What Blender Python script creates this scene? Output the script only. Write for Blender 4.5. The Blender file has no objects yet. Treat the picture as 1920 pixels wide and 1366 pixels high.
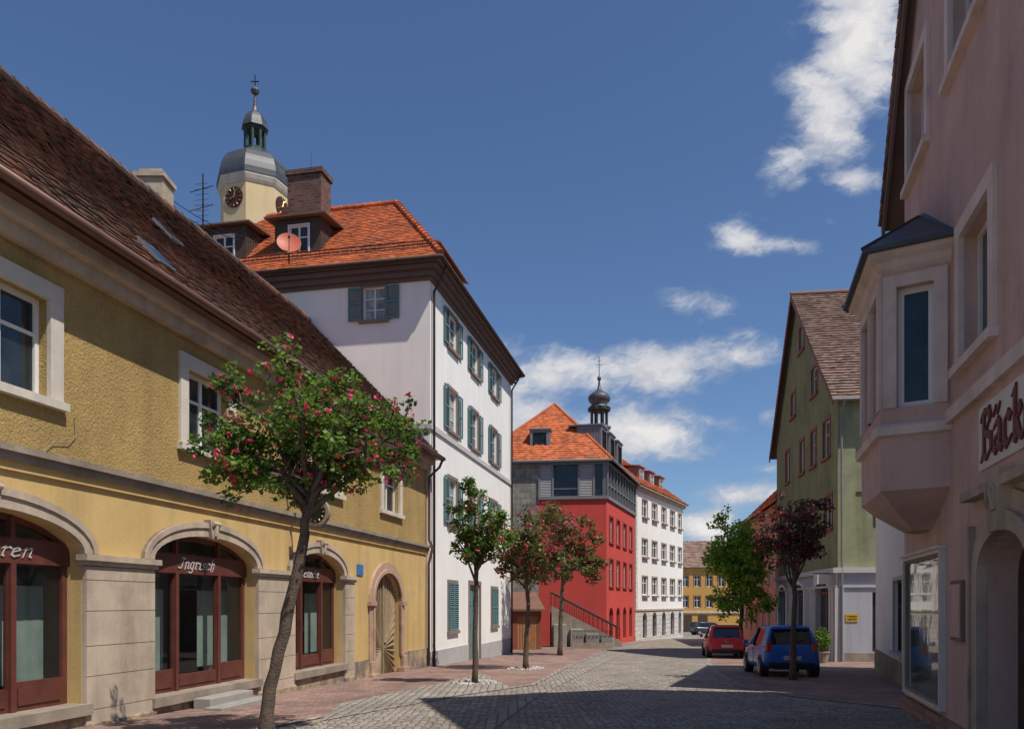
import bpy,bmesh,math,random
from mathutils import Vector, Matrix
from mathutils.geometry import tessellate_polygon
random.seed(7)
S=bpy.context.scene; C=S.collection
F=1920*28/36.0; HY=1130.0; EH=1.5
V3=Vector
UP=V3((0,0,1))
def gz(Y):
    if Y<40: return -.028*Y
    return -1.12-.02*(min(Y,150)-40)
def gp(px,py):
    q=py-HY
    Y=F*1.5/(q-F*.028) if q>F*.028+1 else 999
    if Y>40: Y=F*1.82/(q-F*.02)
    return ((px-960)/F*Y,Y)
def zat(py,Y): return EH+(HY-py)/F*Y
# ---------------------------------------------------------------- materials
class NT:
    def __init__(s,nt): s.nt=nt
    def n(s,t,**k):
        o=s.nt.nodes.new(t)
        for a,b in k.items(): setattr(o,a,b)
        return o
    def put(s,sock,v):
        if isinstance(v,bpy.types.NodeSocket): s.nt.links.new(v,sock)
        elif isinstance(v,tuple) and sock.type=='VECTOR': sock.default_value=v[:3]
        else: sock.default_value=v
    def m(s,op,a,b=0.0,c=None,clamp=False):
        o=s.n('ShaderNodeMath',operation=op); o.use_clamp=clamp
        s.put(o.inputs[0],a); s.put(o.inputs[1],b)
        if c is not None: s.put(o.inputs[2],c)
        return o.outputs[0]
    def mr(s,v,a,b,c,d,smooth=False):
        o=s.n('ShaderNodeMapRange')
        if smooth: o.interpolation_type='SMOOTHSTEP'
        for i,x in enumerate((v,a,b,c,d)): s.put(o.inputs[i],x)
        return o.outputs[0]
    def noise(s,vec,scale,detail=5,rough=.55):
        o=s.n('ShaderNodeTexNoise'); s.put(o.inputs['Vector'],vec)
        o.inputs['Scale'].default_value=scale; o.inputs['Detail'].default_value=detail; o.inputs['Roughness'].default_value=rough
        return o.outputs[0]
    def mapping(s,vec,sc,rot=(0,0,0)):
        o=s.n('ShaderNodeMapping'); s.put(o.inputs[0],vec); o.inputs['Scale'].default_value=sc; o.inputs['Rotation'].default_value=rot
        return o.outputs[0]
    def scale(s,col,f):
        o=s.n('ShaderNodeVectorMath',operation='SCALE'); s.put(o.inputs[0],col); s.put(o.inputs[3],f); return o.outputs[0]
    def mix(s,f,a,b):
        o=s.n('ShaderNodeMix',data_type='RGBA'); s.put(o.inputs[0],f); s.put(o.inputs[6],a); s.put(o.inputs[7],b); return o.outputs[2]
def c4(c): return (c[0],c[1],c[2],1)
def newmat(name):
    m=bpy.data.materials.new(name); m.use_nodes=True; nt=m.node_tree
    return m,NT(nt),nt.nodes['Principled BSDF']
def mat(name,col,rough=.85,var=.12,sc=1.2,bump=.25,bs=50,bd=.006,metal=0,streak=0.0,tint=0.0,spec=.3,patch=None,pl=(.55,.7),grain=0.0):
    m,N,P=newmat(name)
    tc=N.n('ShaderNodeTexCoord').outputs['Object']
    f=N.mr(N.noise(tc,sc,7,.6),.3,.7,1-var,1+var)
    if streak:
        g=N.noise(N.mapping(tc,(2.2,2.2,.22)),1.0,6,.6)
        f=N.m('MULTIPLY',f,N.mr(g,.45,.75,1,1-streak))
    if grain:
        f=N.m('MULTIPLY',f,N.mr(N.noise(tc,bs,3,.6),.35,.65,1-grain,1+grain))
    if tint:
        a=N.n('ShaderNodeAttribute'); a.attribute_name='tint'
        f=N.m('MULTIPLY',f,N.mr(a.outputs['Fac'],0,1,1-tint,1+tint))
    base=c4(col)
    if patch:
        base=N.mix(N.mr(N.noise(tc,sc*.7+.3,8,.65),pl[0],pl[1],0,1),c4(col),c4(patch))
    N.put(P.inputs['Base Color'],N.scale(base,f))
    P.inputs['Roughness'].default_value=rough; P.inputs['Metallic'].default_value=metal
    P.inputs['Specular IOR Level'].default_value=spec
    if bump:
        b=N.n('ShaderNodeBump'); b.inputs['Strength'].default_value=bump; b.inputs['Distance'].default_value=bd
        N.put(b.inputs['Height'],N.noise(tc,bs,4,.6)); N.put(P.inputs['Normal'],b.outputs[0])
    return m
M={}
M['yellow_up']=mat('ochre roughcast plaster',(.42,.285,.105),.95,.13,.8,1.0,26,.026,streak=.2,patch=(.33,.23,.095),pl=(.42,.7),grain=.14)
M['yellow_lo']=mat('yellow smooth plaster',(.58,.4,.165),.9,.1,.9,.3,30,.01,streak=.22,patch=(.48,.35,.19),grain=.04)
M['sand']=mat('pale sandstone',(.48,.39,.3),.9,.16,1.6,.4,40,.01,streak=.25,patch=(.34,.26,.2),pl=(.5,.75),grain=.05)
M['sandgrey']=mat('grey weathered stone',(.29,.24,.19),.9,.2,2.2,.5,30,.012,streak=.3,grain=.08)
M['pinkstone']=mat('reddish sandstone',(.42,.28,.2),.9,.2,2.5,.5,30,.02,patch=(.3,.2,.14),grain=.08)
M['plinth']=mat('worn plinth plaster',(.38,.29,.18),.95,.25,3,.6,20,.02,patch=(.19,.15,.12),pl=(.4,.56),grain=.1)
M['white_wall']=mat('white plaster',(.8,.78,.74),.9,.04,.7,.15,30,.006,streak=.1)
M['white_side']=mat('off white plaster',(.84,.76,.71),.9,.05,.6,.15,30,.006,streak=.14)
M['greybase']=mat('grey plinth paint',(.4,.39,.38),.9,.08,1.5,.2,30)
M['bandgrey']=mat('light grey band',(.5,.48,.47),.85,.06)
M['white']=mat('white window paint',(.7,.69,.66),.45,.05,4,.05,30,spec=.4)
M['creamsur']=mat('cream window surround',(.58,.52,.44),.85,.1,2,.2,40,streak=.25,grain=.05)
M['browntrim']=mat('brown stone trim',(.23,.165,.135),.85,.12,3,.2,30)
M['browneave']=mat('brown painted cornice',(.14,.09,.075),.7,.12,2,.15,20,spec=.4)
M['darkbrown']=mat('dark brown boards',(.07,.045,.035),.75,.25,5,.3,20)
M['shutter']=mat('blue green shutter paint',(.11,.205,.22),.6,.12,6,.1,30,streak=.15)
M['shopwood']=mat('red brown shop wood',(.12,.037,.028),.45,.2,4,.15,30,spec=.4,streak=.15)
M['gate']=mat('weathered tan gate wood',(.3,.22,.135),.8,.18,5,.3,30,streak=.3)
M['tile_brown']=mat('old brown roof tiles',(.23,.11,.072),.9,.25,.9,.4,40,.01,tint=.45,patch=(.12,.078,.06),pl=(.4,.6))
M['tile_orange']=mat('orange roof tiles',(.48,.125,.045),.8,.14,.8,.3,40,.01,tint=.3,patch=(.28,.09,.045),pl=(.5,.7))
M['tile_red']=mat('red roof tiles',(.34,.09,.048),.85,.15,.8,.3,40,.01,tint=.25)
M['tile_pink']=mat('faded brown red roof tiles',(.235,.15,.12),.9,.2,1,.4,40,.01,tint=.35,patch=(.15,.11,.095),pl=(.5,.7))
M['gutter']=mat('copper brown gutter',(.14,.07,.05),.45,.2,3,.1,20,metal=.3,spec=.5)
M['iron']=mat('dark iron',(.03,.03,.032),.5,.2,4,.1,30,metal=.5)
M['zinc']=mat('grey zinc sheet',(.2,.205,.21),.5,.1,1.5,.1,20,metal=.1)
M['slate']=mat('dark slate',(.055,.062,.072),.5,.2,3,.4,15,.02,tint=.3,spec=.5)
M['coppergreen']=mat('dark green copper',(.04,.065,.058),.55,.2,3,.2,20,metal=.2)
M['tower']=mat('cream tower plaster',(.62,.48,.28),.9,.06,.5,.1,20,streak=.1)
M['red_wall']=mat('red plaster',(.54,.07,.055),.9,.06,.5,.12,30,.005,streak=.1)
M['shed_red']=mat('brown red shed plaster',(.24,.075,.05),.9,.15,1,.2,30,streak=.2)
M['redtrim']=mat('dark red trim',(.3,.04,.035),.8,.08)
M['pink']=mat('pink plaster',(.6,.415,.36),.95,.1,.8,.7,28,.012,streak=.25,patch=(.47,.335,.29),pl=(.48,.72),grain=.04)
M['pinklow']=mat('lower pink plaster',(.6,.42,.365),.9,.1,1.3,.4,30,.01,streak=.22,grain=.04)
M['pinktrim']=mat('pale pink trim',(.7,.58,.52),.85,.1,2,.2,40,streak=.25,patch=(.52,.42,.37),pl=(.55,.75))
M['green_wall']=mat('moss green plaster',(.25,.25,.125),.95,.12,.6,.3,20,.01,streak=.3,patch=(.18,.19,.105),pl=(.48,.7),grain=.05)
M['green_lit']=mat('green plaster sunlit tone',(.31,.315,.18),.95,.15,.7,.3,20,.01,streak=.3,patch=(.22,.23,.14),pl=(.45,.68),grain=.05)  # same green plaster in a lighter copy, sunlit side put into the colour
M['lilac']=mat('grey lilac plaster',(.4,.41,.45),.85,.06,1,.1,30,streak=.2)
M['winred']=mat('red brown window paint',(.24,.075,.055),.6,.1)
M['peach']=mat('peach plaster',(.58,.29,.18),.9,.07,.7,.1,30)
M['ochre_far']=mat('ochre plaster',(.52,.3,.085),.9,.06,.5,.1,30)
M['bark']=mat('tree bark',(.12,.088,.066),.95,.35,9,1.0,35,.03)
M['rock']=mat('pale rocks',(.42,.4,.38),.9,.15,5,.3,40,tint=.3)
M['black']=mat('black plastic',(.02,.02,.02),.6,.1,5,.05)
M['rubber']=mat('tyre rubber',(.018,.018,.018),.85,.1,9,.1)
M['alloy']=mat('alloy wheel',(.35,.36,.37),.35,.05,9,0,metal=.8)
M['bluepaint']=mat('blue car paint',(.015,.12,.45),.22,.02,2,0,spec=.6)
M['redpaint']=mat('red car paint',(.42,.014,.02),.25,.02,2,0,spec=.6)
M['darkpaint']=mat('dark car paint',(.03,.032,.036),.25,.02,2,0,spec=.7)
M['redlamp']=mat('red lamp glass',(.45,.01,.01),.15,.02,2,0,spec=.8)
M['signwhite']=mat('white sign board',(.68,.64,.58),.6,.08,3,.05,streak=.15)
M['signblue']=mat('blue enamel',(.05,.17,.4),.4,.1,5,.05)
M['signyellow']=mat('yellow sign',(.6,.36,.03),.6,.05)
M['gold']=mat('gilt metal',(.55,.36,.13),.4,.05,5,0,metal=.6)
M['clockred']=mat('dark red clock face',(.06,.02,.02),.7,.1)
M['letters']=mat('dark red letters',(.17,.045,.04),.6,.15)
M['silver']=mat('silver letters',(.6,.58,.56),.4,.05,5,0,metal=.3)
M['dish']=mat('orange red dish',(.48,.12,.07),.5,.05)
M['concrete']=mat('grey step stone',(.3,.28,.26),.9,.15,3,.3,30)
M['curtain']=mat('pale green panel',(.25,.3,.27),.8,.2,1.5,.1)
M['interior']=mat('shop interior',(.2,.2,.19),.9,.2,1,0)
M['pale_plaster']=mat('chimney render',(.42,.34,.25),.9,.2,4,.3,20,streak=.3)
M['earth']=mat('earth',(.16,.13,.09),.95,.2,1,.3,20)
M['wood_shed']=mat('shed door wood',(.34,.16,.07),.7,.15,4,.2,20,streak=.2)
def glassmat(name,col=(.015,.019,.024),wav=.05,ior=1.5,spec=.5):
    m,N,P=newmat(name); tc=N.n('ShaderNodeTexCoord').outputs['Object']
    f=N.mr(N.noise(tc,1.7,3,.6),.3,.7,.3,1.9)
    N.put(P.inputs['Base Color'],N.scale(c4(col),f)); P.inputs['Roughness'].default_value=.04; P.inputs['Specular IOR Level'].default_value=spec; P.inputs['IOR'].default_value=ior
    b=N.n('ShaderNodeBump'); b.inputs['Strength'].default_value=wav; b.inputs['Distance'].default_value=.05
    N.put(b.inputs['Height'],N.noise(tc,2.5,2,.5)); N.put(P.inputs['Normal'],b.outputs[0]); return m
M['glass']=glassmat('window glass')
M['glassblue']=glassmat('curtained window glass',(.12,.14,.16))
M['glasscurt']=glassmat('window glass with net curtain',(.22,.22,.2))
M['carglass']=glassmat('car glass',(.01,.012,.014),0,spec=.7)
M['mirrorglass']=glassmat('reflecting shop pane',(.1,.13,.12),.03,2.4)
def shopglass():
    m=bpy.data.materials.new('shop glass'); m.use_nodes=True; nt=m.node_tree; nt.nodes.clear(); N=NT(nt)
    t=N.n('ShaderNodeBsdfTransparent'); t.inputs[0].default_value=(.85,.9,.88,1)
    g=N.n('ShaderNodeBsdfGlossy'); g.inputs['Roughness'].default_value=.02; g.inputs[0].default_value=(.9,.9,.9,1)
    lw=N.n('ShaderNodeLayerWeight'); lw.inputs[0].default_value=.5
    f=N.m('POWER',lw.outputs['Facing'],4.0); f=N.m('MULTIPLY_ADD',f,.6,.05)
    mx=N.n('ShaderNodeMixShader'); N.put(mx.inputs[0],f); N.put(mx.inputs[1],t.outputs[0]); N.put(mx.inputs[2],g.outputs[0])
    o=N.n('ShaderNodeOutputMaterial'); N.put(o.inputs[0],mx.outputs[0]); return m
M['shopglass']=shopglass()
def leafmat(name,col,col2,trans=.35):
    m=bpy.data.materials.new(name); m.use_nodes=True; nt=m.node_tree; nt.nodes.clear(); N=NT(nt)
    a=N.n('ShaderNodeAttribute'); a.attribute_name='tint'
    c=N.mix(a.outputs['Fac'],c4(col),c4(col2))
    d=N.n('ShaderNodeBsdfPrincipled'); N.put(d.inputs['Base Color'],c); d.inputs['Roughness'].default_value=.5; d.inputs['Specular IOR Level'].default_value=.35
    t=N.n('ShaderNodeBsdfTranslucent'); N.put(t.inputs[0],N.scale(c,1.5))
    mx=N.n('ShaderNodeMixShader'); mx.inputs[0].default_value=trans; N.put(mx.inputs[1],d.outputs[0]); N.put(mx.inputs[2],t.outputs[0])
    o=N.n('ShaderNodeOutputMaterial'); N.put(o.inputs[0],mx.outputs[0]); return m
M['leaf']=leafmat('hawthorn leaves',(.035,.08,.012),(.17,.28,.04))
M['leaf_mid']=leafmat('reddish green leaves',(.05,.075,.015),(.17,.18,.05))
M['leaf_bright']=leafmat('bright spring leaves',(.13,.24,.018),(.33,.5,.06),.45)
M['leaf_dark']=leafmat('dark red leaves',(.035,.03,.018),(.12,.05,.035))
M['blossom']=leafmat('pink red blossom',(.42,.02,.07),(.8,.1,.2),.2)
M['blossom_dk']=leafmat('dull red blossom',(.27,.03,.045),(.5,.07,.11),.2)
def cobble(name,cols,size,arc=True,rnd=.45):
    m,N,P=newmat(name); tc=N.n('ShaderNodeTexCoord').outputs['Object']
    sx=N.n('ShaderNodeSeparateXYZ'); N.put(sx.inputs[0],tc)
    x,y=sx.outputs[0],sx.outputs[1]
    if arc:
        fx=N.m('FRACT',N.m('DIVIDE',x,1.5)); q=N.m('SUBTRACT',fx,.5); y=N.m('SUBTRACT',y,N.m('MULTIPLY',N.m('MULTIPLY',q,q),2.2))
    nz=N.noise(tc,1.3,2,.5)
    y=N.m('ADD',y,N.m('MULTIPLY',nz,.12))
    cb=N.n('ShaderNodeCombineXYZ'); N.put(cb.inputs[0],x); N.put(cb.inputs[1],y)
    def vor(feat):
        v=N.n('ShaderNodeTexVoronoi',feature=feat); v.voronoi_dimensions='2D'; N.put(v.inputs['Vector'],cb.outputs[0]); v.inputs['Scale'].default_value=1/size; v.inputs['Randomness'].default_value=rnd; return v
    e=vor('DISTANCE_TO_EDGE').outputs['Distance']; c=vor('F1').outputs['Color']
    sc=N.n('ShaderNodeSeparateColor'); N.put(sc.inputs[0],c)
    base=N.mix(sc.outputs[0],c4(cols[0]),c4(cols[1]))
    base=N.mix(N.mr(N.noise(tc,.35,6,.6),.35,.7,0,.6),base,c4(cols[2]))
    j=N.mr(e,.03,.11,0,1,True)
    base=N.mix(j,(.09,.08,.065,1),base)
    f=N.m('MULTIPLY',N.mr(N.noise(tc,30,3,.6),.3,.7,.8,1.2),N.mr(N.noise(tc,.9,5,.6),.3,.7,.82,1.18))
    N.put(P.inputs['Base Color'],N.scale(base,f)); P.inputs['Roughness'].default_value=.8; P.inputs['Specular IOR Level'].default_value=.25
    h=N.m('ADD',N.mr(e,0,.3,0,1,True),N.m('MULTIPLY',sc.outputs[1],.5))
    b=N.n('ShaderNodeBump'); b.inputs['Strength'].default_value=.85; b.inputs['Distance'].default_value=.016
    N.put(b.inputs['Height'],h); N.put(P.inputs['Normal'],b.outputs[0]); return m
M['cobble']=cobble('granite cobbles',[(.19,.16,.135),(.41,.36,.31),(.29,.245,.2)],.13,rnd=.6)
M['sett']=cobble('gutter setts',[(.24,.21,.18),(.4,.36,.32),(.3,.26,.22)],.17,False,.25)
def pavers(name,a,b,mortar):
    m,N,P=newmat(name); tc=N.n('ShaderNodeTexCoord').outputs['Object']
    br=N.n('ShaderNodeTexBrick'); N.put(br.inputs['Vector'],N.mapping(tc,(1,1,1),(0,0,-.19)))
    br.inputs['Scale'].default_value=1; br.inputs['Brick Width'].default_value=.24; br.inputs['Row Height'].default_value=.12; br.inputs['Mortar Size'].default_value=.008
    br.inputs['Color1'].default_value=c4(a); br.inputs['Color2'].default_value=c4(b); br.inputs['Mortar'].default_value=c4(mortar)
    f=N.m('MULTIPLY',N.mr(N.noise(tc,.8,7,.65),.3,.7,.62,1.3),N.mr(N.noise(tc,12,3,.6),.3,.7,.8,1.2))
    N.put(P.inputs['Base Color'],N.scale(br.outputs[0],f)); P.inputs['Roughness'].default_value=.85
    bm_=N.n('ShaderNodeBump'); bm_.inputs['Strength'].default_value=.5; bm_.inputs['Distance'].default_value=.008; bm_.invert=True
    N.put(bm_.inputs['Height'],br.outputs['Fac']); N.put(P.inputs['Normal'],bm_.outputs[0]); return m
M['pavers']=pavers('red brown pavers',(.2,.115,.095),(.32,.2,.165),(.14,.11,.09))
def bricks(name,a,b,mortar,w,h,ms):
    m,N,P=newmat(name); uv=N.n('ShaderNodeUVMap').outputs[0]
    br=N.n('ShaderNodeTexBrick'); N.put(br.inputs['Vector'],uv)
    br.inputs['Scale'].default_value=1; br.inputs['Brick Width'].default_value=w; br.inputs['Row Height'].default_value=h; br.inputs['Mortar Size'].default_value=ms
    br.inputs['Color1'].default_value=c4(a); br.inputs['Color2'].default_value=c4(b); br.inputs['Mortar'].default_value=c4(mortar)
    tc=N.n('ShaderNodeTexCoord').outputs['Object']
    f=N.mr(N.noise(tc,3,7,.65),.3,.7,.65,1.3)
    N.put(P.inputs['Base Color'],N.scale(br.outputs[0],f)); P.inputs['Roughness'].default_value=.9
    return m
M['brick']=bricks('chimney brick',(.07,.032,.026),(.19,.075,.045),(.12,.1,.085),.28,.12,.014)
M['blocks']=bricks('grey stone blocks',(.2,.19,.165),(.28,.265,.23),(.12,.11,.1),.7,.42,.015)
M['rustic']=bricks('rusticated pale stone',(.54,.5,.46),(.6,.56,.52),(.36,.33,.31),.9,.4,.03)
M['pinkbrick']=bricks('plinth brick',(.3,.15,.11),(.4,.22,.17),(.2,.13,.1),.3,.12,.012)
# ---------------------------------------------------------------- mesh helpers
class Fr:
    def __init__(s,x,y,dx,dy,toward=None,z=0):
        l=math.hypot(dx,dy); s.p=V3((x,y,0)); s.d=V3((dx/l,dy/l,0)); s.n=V3((dy/l,-dx/l,0))
        if toward is None: toward=(0,0)
        if (V3((toward[0],toward[1],0))-s.p).dot(s.n)<0: s.n=-s.n
    def pt(s,u,w,z): return s.p+s.d*u+s.n*w+UP*z
    def u(s,px,w=0):
        a=(px-960)/F; p=s.p+s.n*w
        return (p.x-a*p.y)/(a*s.d.y-s.d.x)
    def uz(s,px,py,w=0):
        u=s.u(px,w); Y=(s.p+s.n*w+s.d*u).y
        return u,EH+(HY-py)/F*Y
    def off(s,u,w=0):
        q=Fr.__new__(Fr); q.p=s.p+s.d*u+s.n*w; q.d=s.d.copy(); q.n=s.n.copy(); return q
    def side(s,u,w=0,out=-1):
        q=Fr.__new__(Fr); q.p=s.p+s.d*u+s.n*w; q.d=-s.n; q.n=s.d*out; return q
class MB:
    def __init__(s): s.v=[]; s.f=[]; s.uv=[]; s.t=[]
    def face(s,pts,uv=None,t=.5):
        i=len(s.v); s.v.extend(pts); s.f.append(tuple(range(i,i+len(pts)))); s.uv.append(uv); s.t.append(t)
    def hexa(s,p,t=.5):
        for q in ((0,3,2,1),(4,5,6,7),(0,1,5,4),(1,2,6,5),(2,3,7,6),(3,0,4,7)): s.face([p[k] for k in q],None,t)
    def box(s,fr,u0,u1,w0,w1,z0,z1,t=.5):
        s.hexa([fr.pt(u0,w0,z0),fr.pt(u1,w0,z0),fr.pt(u1,w1,z0),fr.pt(u0,w1,z0),fr.pt(u0,w0,z1),fr.pt(u1,w0,z1),fr.pt(u1,w1,z1),fr.pt(u0,w1,z1)],t)
    def boxuv(s,fr,u0,u1,w0,w1,z0,z1):
        P=fr.pt
        s.face([P(u0,w1,z0),P(u1,w1,z0),P(u1,w1,z1),P(u0,w1,z1)],[(u0,z0),(u1,z0),(u1,z1),(u0,z1)])
        s.face([P(u0,w0,z0),P(u1,w0,z0),P(u1,w0,z1),P(u0,w0,z1)],[(u0,z0),(u1,z0),(u1,z1),(u0,z1)])
        for u in (u0,u1): s.face([P(u,w0,z0),P(u,w1,z0),P(u,w1,z1),P(u,w0,z1)],[(w0,z0),(w1,z0),(w1,z1),(w0,z1)])
        s.face([P(u0,w0,z1),P(u1,w0,z1),P(u1,w1,z1),P(u0,w1,z1)],[(u0,w0),(u1,w0),(u1,w1),(u0,w1)])
    def prism(s,fr,poly,w0,w1):
        s.face([fr.pt(u,w1,z) for u,z in poly]); s.face([fr.pt(u,w0,z) for u,z in reversed(poly)])
        n=len(poly)
        for i in range(n):
            a,b=poly[i],poly[(i+1)%n]; s.face([fr.pt(a[0],w0,a[1]),fr.pt(b[0],w0,b[1]),fr.pt(b[0],w1,b[1]),fr.pt(a[0],w1,a[1])])
    def wall(s,fr,outline,holes=(),depth=.25,w=0):
        pl=[[V3((u,z,0)) for u,z in outline]]+[[V3((u,z,0)) for u,z in h] for h in holes]
        flat=[p for q in pl for p in q]
        for tr in tessellate_polygon(pl):
            s.face([fr.pt(flat[k].x,w,flat[k].y) for k in tr],[(flat[k].x,flat[k].y) for k in tr])
        for h in holes:
            for i in range(len(h)):
                a,b=h[i],h[(i+1)%len(h)]
                s.face([fr.pt(a[0],w,a[1]),fr.pt(b[0],w,b[1]),fr.pt(b[0],w-depth,b[1]),fr.pt(a[0],w-depth,a[1])],[(a[0],a[1]),(b[0],b[1]),(b[0],b[1]+depth),(a[0],a[1]+depth)])
    def tube(s,pts,rad,n=8,t=.5,cap=True):
        if not isinstance(rad,(list,tuple)): rad=[rad]*len(pts)
        rings=[]
        for i,p in enumerate(pts):
            d=(pts[min(i+1,len(pts)-1)]-pts[max(i-1,0)])
            if d.length<1e-6: d=V3((0,0,1))
            d.normalize(); a=d.cross(V3((.31,.95,.07))) if abs(d.dot(V3((.31,.95,.07)).normalized()))<.95 else d.cross(V3((1,0,0)))
            a.normalize(); b=d.cross(a)
            rings.append([p+(a*math.cos(k*2*math.pi/n)+b*math.sin(k*2*math.pi/n))*rad[i] for k in range(n)])
        i0=len(s.v)
        for r in rings: s.v.extend(r)
        for i in range(len(rings)-1):
            for k in range(n):
                q=(k+1)%n; s.f.append((i0+i*n+k,i0+i*n+q,i0+(i+1)*n+q,i0+(i+1)*n+k)); s.uv.append(None); s.t.append(t)
        if cap:
            s.f.append(tuple(i0+k for k in range(n))); s.uv.append(None); s.t.append(t)
            s.f.append(tuple(i0+(len(rings)-1)*n+k for k in range(n))); s.uv.append(None); s.t.append(t)
    def lathe(s,c,prof,n=16,rot=0):
        i0=len(s.v)
        for r,z in prof:
            for k in range(n):
                a=rot+k*2*math.pi/n; s.v.append(V3((c[0]+r*math.cos(a),c[1]+r*math.sin(a),z)))
        for i in range(len(prof)-1):
            for k in range(n):
                q=(k+1)%n; s.f.append((i0+i*n+k,i0+i*n+q,i0+(i+1)*n+q,i0+(i+1)*n+k)); s.uv.append(None); s.t.append(random.random())
        s.f.append(tuple(i0+k for k in range(n))); s.uv.append(None); s.t.append(.5)
        s.f.append(tuple(i0+(len(prof)-1)*n+k for k in range(n))); s.uv.append(None); s.t.append(.5)
    def disc(s,c,nrm,r,thick,n=24):
        nrm=nrm.normalized(); s.tube([c,c+nrm*thick],[r,r],n)
    def build(s,name,m,parent=None,smooth=False,fix=True,bevel=0,sub=0):
        me=bpy.data.meshes.new(name)
        o=V3((0,0,0)); r=parent
        while r is not None: o=o+r.location; r=r.parent
        me.from_pydata([tuple(v-o) for v in s.v],[],s.f)
        if any(u is not None for u in s.uv):
            L=me.uv_layers.new(name='UVMap').data
            for p,u in zip(me.polygons,s.uv):
                if u is not None:
                    for k,li in enumerate(p.loop_indices): L[li].uv=u[k]
        at=me.attributes.new('tint','FLOAT','FACE'); at.data.foreach_set('value',s.t)
        if fix:
            b=bmesh.new(); b.from_mesh(me)
            if smooth or bevel or sub: bmesh.ops.remove_doubles(b,verts=b.verts,dist=.0004)
            bmesh.ops.recalc_face_normals(b,faces=b.faces); b.to_mesh(me); b.free()
        if smooth or sub: me.polygons.foreach_set('use_smooth',[True]*len(me.polygons))
        me.materials.append(m)
        ob=bpy.data.objects.new(name,me); C.objects.link(ob)
        if parent is not None: ob.parent=parent
        if bevel:
            bv=ob.modifiers.new('b','BEVEL'); bv.width=bevel; bv.segments=2; bv.limit_method='ANGLE'
        if sub:
            sm=ob.modifiers.new('s','SUBSURF'); sm.levels=sub; sm.render_levels=sub
        return ob
def thing(name,label,cat,loc=(0,0,0),group=None):
    o=bpy.data.objects.new(name,None); C.objects.link(o); o.location=loc; o.empty_display_size=.3
    o['label']=label; o['category']=cat
    if group: o['group']=group
    return o
def tag(o,label,cat,group=None):
    o['label']=label; o['category']=cat
    if group: o['group']=group
    return o
def clip(poly,ax,val,greater):
    out=[]; n=len(poly)
    for i in range(n):
        a,b=poly[i],poly[(i+1)%n]
        ia=(a[ax]>=val) if greater else (a[ax]<=val); ib=(b[ax]>=val) if greater else (b[ax]<=val)
        if ia: out.append(a)
        if ia!=ib:
            t=(val-a[ax])/(b[ax]-a[ax]); out.append((a[0]+(b[0]-a[0])*t,a[1]+(b[1]-a[1])*t))
    return out
def tiles(mb,O,U,V,poly,cv=.17,cu=.19,lift=.03,jit=.006):
    U=U.normalized(); V=V.normalized(); N=U.cross(V)
    if N.z<0: N=-N
    v0=min(p[1] for p in poly); v1=max(p[1] for p in poly); k=0
    while v0+k*cv<v1-1e-5:
        a=v0+k*cv; st=clip(clip(poly,1,a,True),1,min(a+cv,v1),False); k+=1
        if len(st)<3: continue
        ua=min(p[0] for p in st); ub=max(p[0] for p in st)
        x=math.floor(ua/cu)*cu - (cu/2 if k%2 else 0); sj=(random.random()-.5)*jit
        while x<ub:
            ce=clip(clip(st,0,x,True),0,x+cu,False); x+=cu
            if len(ce)<3: continue
            j=sj+(random.random()-.5)*jit*2; t=random.random()
            pts=[O+U*p[0]+V*p[1]+N*(lift*(1-(p[1]-a)/cv)+j) for p in ce]
            mb.face(pts,None,t)
            lo=[p for p in ce if abs(p[1]-a)<1e-5]
            if len(lo)>=2:
                l0=min(lo); l1=max(lo)
                mb.face([O+U*l0[0]+V*l0[1]+N*(lift+j),O+U*l1[0]+V*l1[1]+N*(lift+j),O+U*l1[0]+V*l1[1]-N*.01,O+U*l0[0]+V*l0[1]-N*.01],None,t*.6)
def arch(u0,u1,z0,zs,zt,n=18):
    c=(u0+u1)/2; r=(u1-u0)/2
    return [(u0,z0),(u1,z0)]+[(c+r*math.cos(math.pi*k/n),zs+(zt-zs)*math.sin(math.pi*k/n)) for k in range(n+1)]
def rect(u0,u1,z0,z1): return [(u0,z0),(u1,z0),(u1,z1),(u0,z1)]
def arch_ring(mb,fr,u0,u1,z0,zs,zt,th,w0,w1,jamb=True,n=20):
    def pts(e):
        c=(u0+u1)/2; r=(u1-u0)/2+e; L=[(c+r*math.cos(math.pi*k/n),zs+(zt-zs+e)*math.sin(math.pi*k/n)) for k in range(n+1)]
        return ([(u1+e,z0)] if jamb else [])+L+([(u0-e,z0)] if jamb else [])
    a=pts(-.004); b=pts(th)
    for i in range(len(a)-1):
        A,B,C2,D=a[i],a[i+1],b[i+1],b[i]
        mb.face([fr.pt(q[0],w1,q[1]) for q in (A,B,C2,D)])
        mb.face([fr.pt(D[0],w0,D[1]),fr.pt(C2[0],w0,C2[1]),fr.pt(C2[0],w1,C2[1]),fr.pt(D[0],w1,D[1])])
        mb.face([fr.pt(A[0],w0,A[1]),fr.pt(B[0],w0,B[1]),fr.pt(B[0],w1,B[1]),fr.pt(A[0],w1,A[1])])
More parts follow.
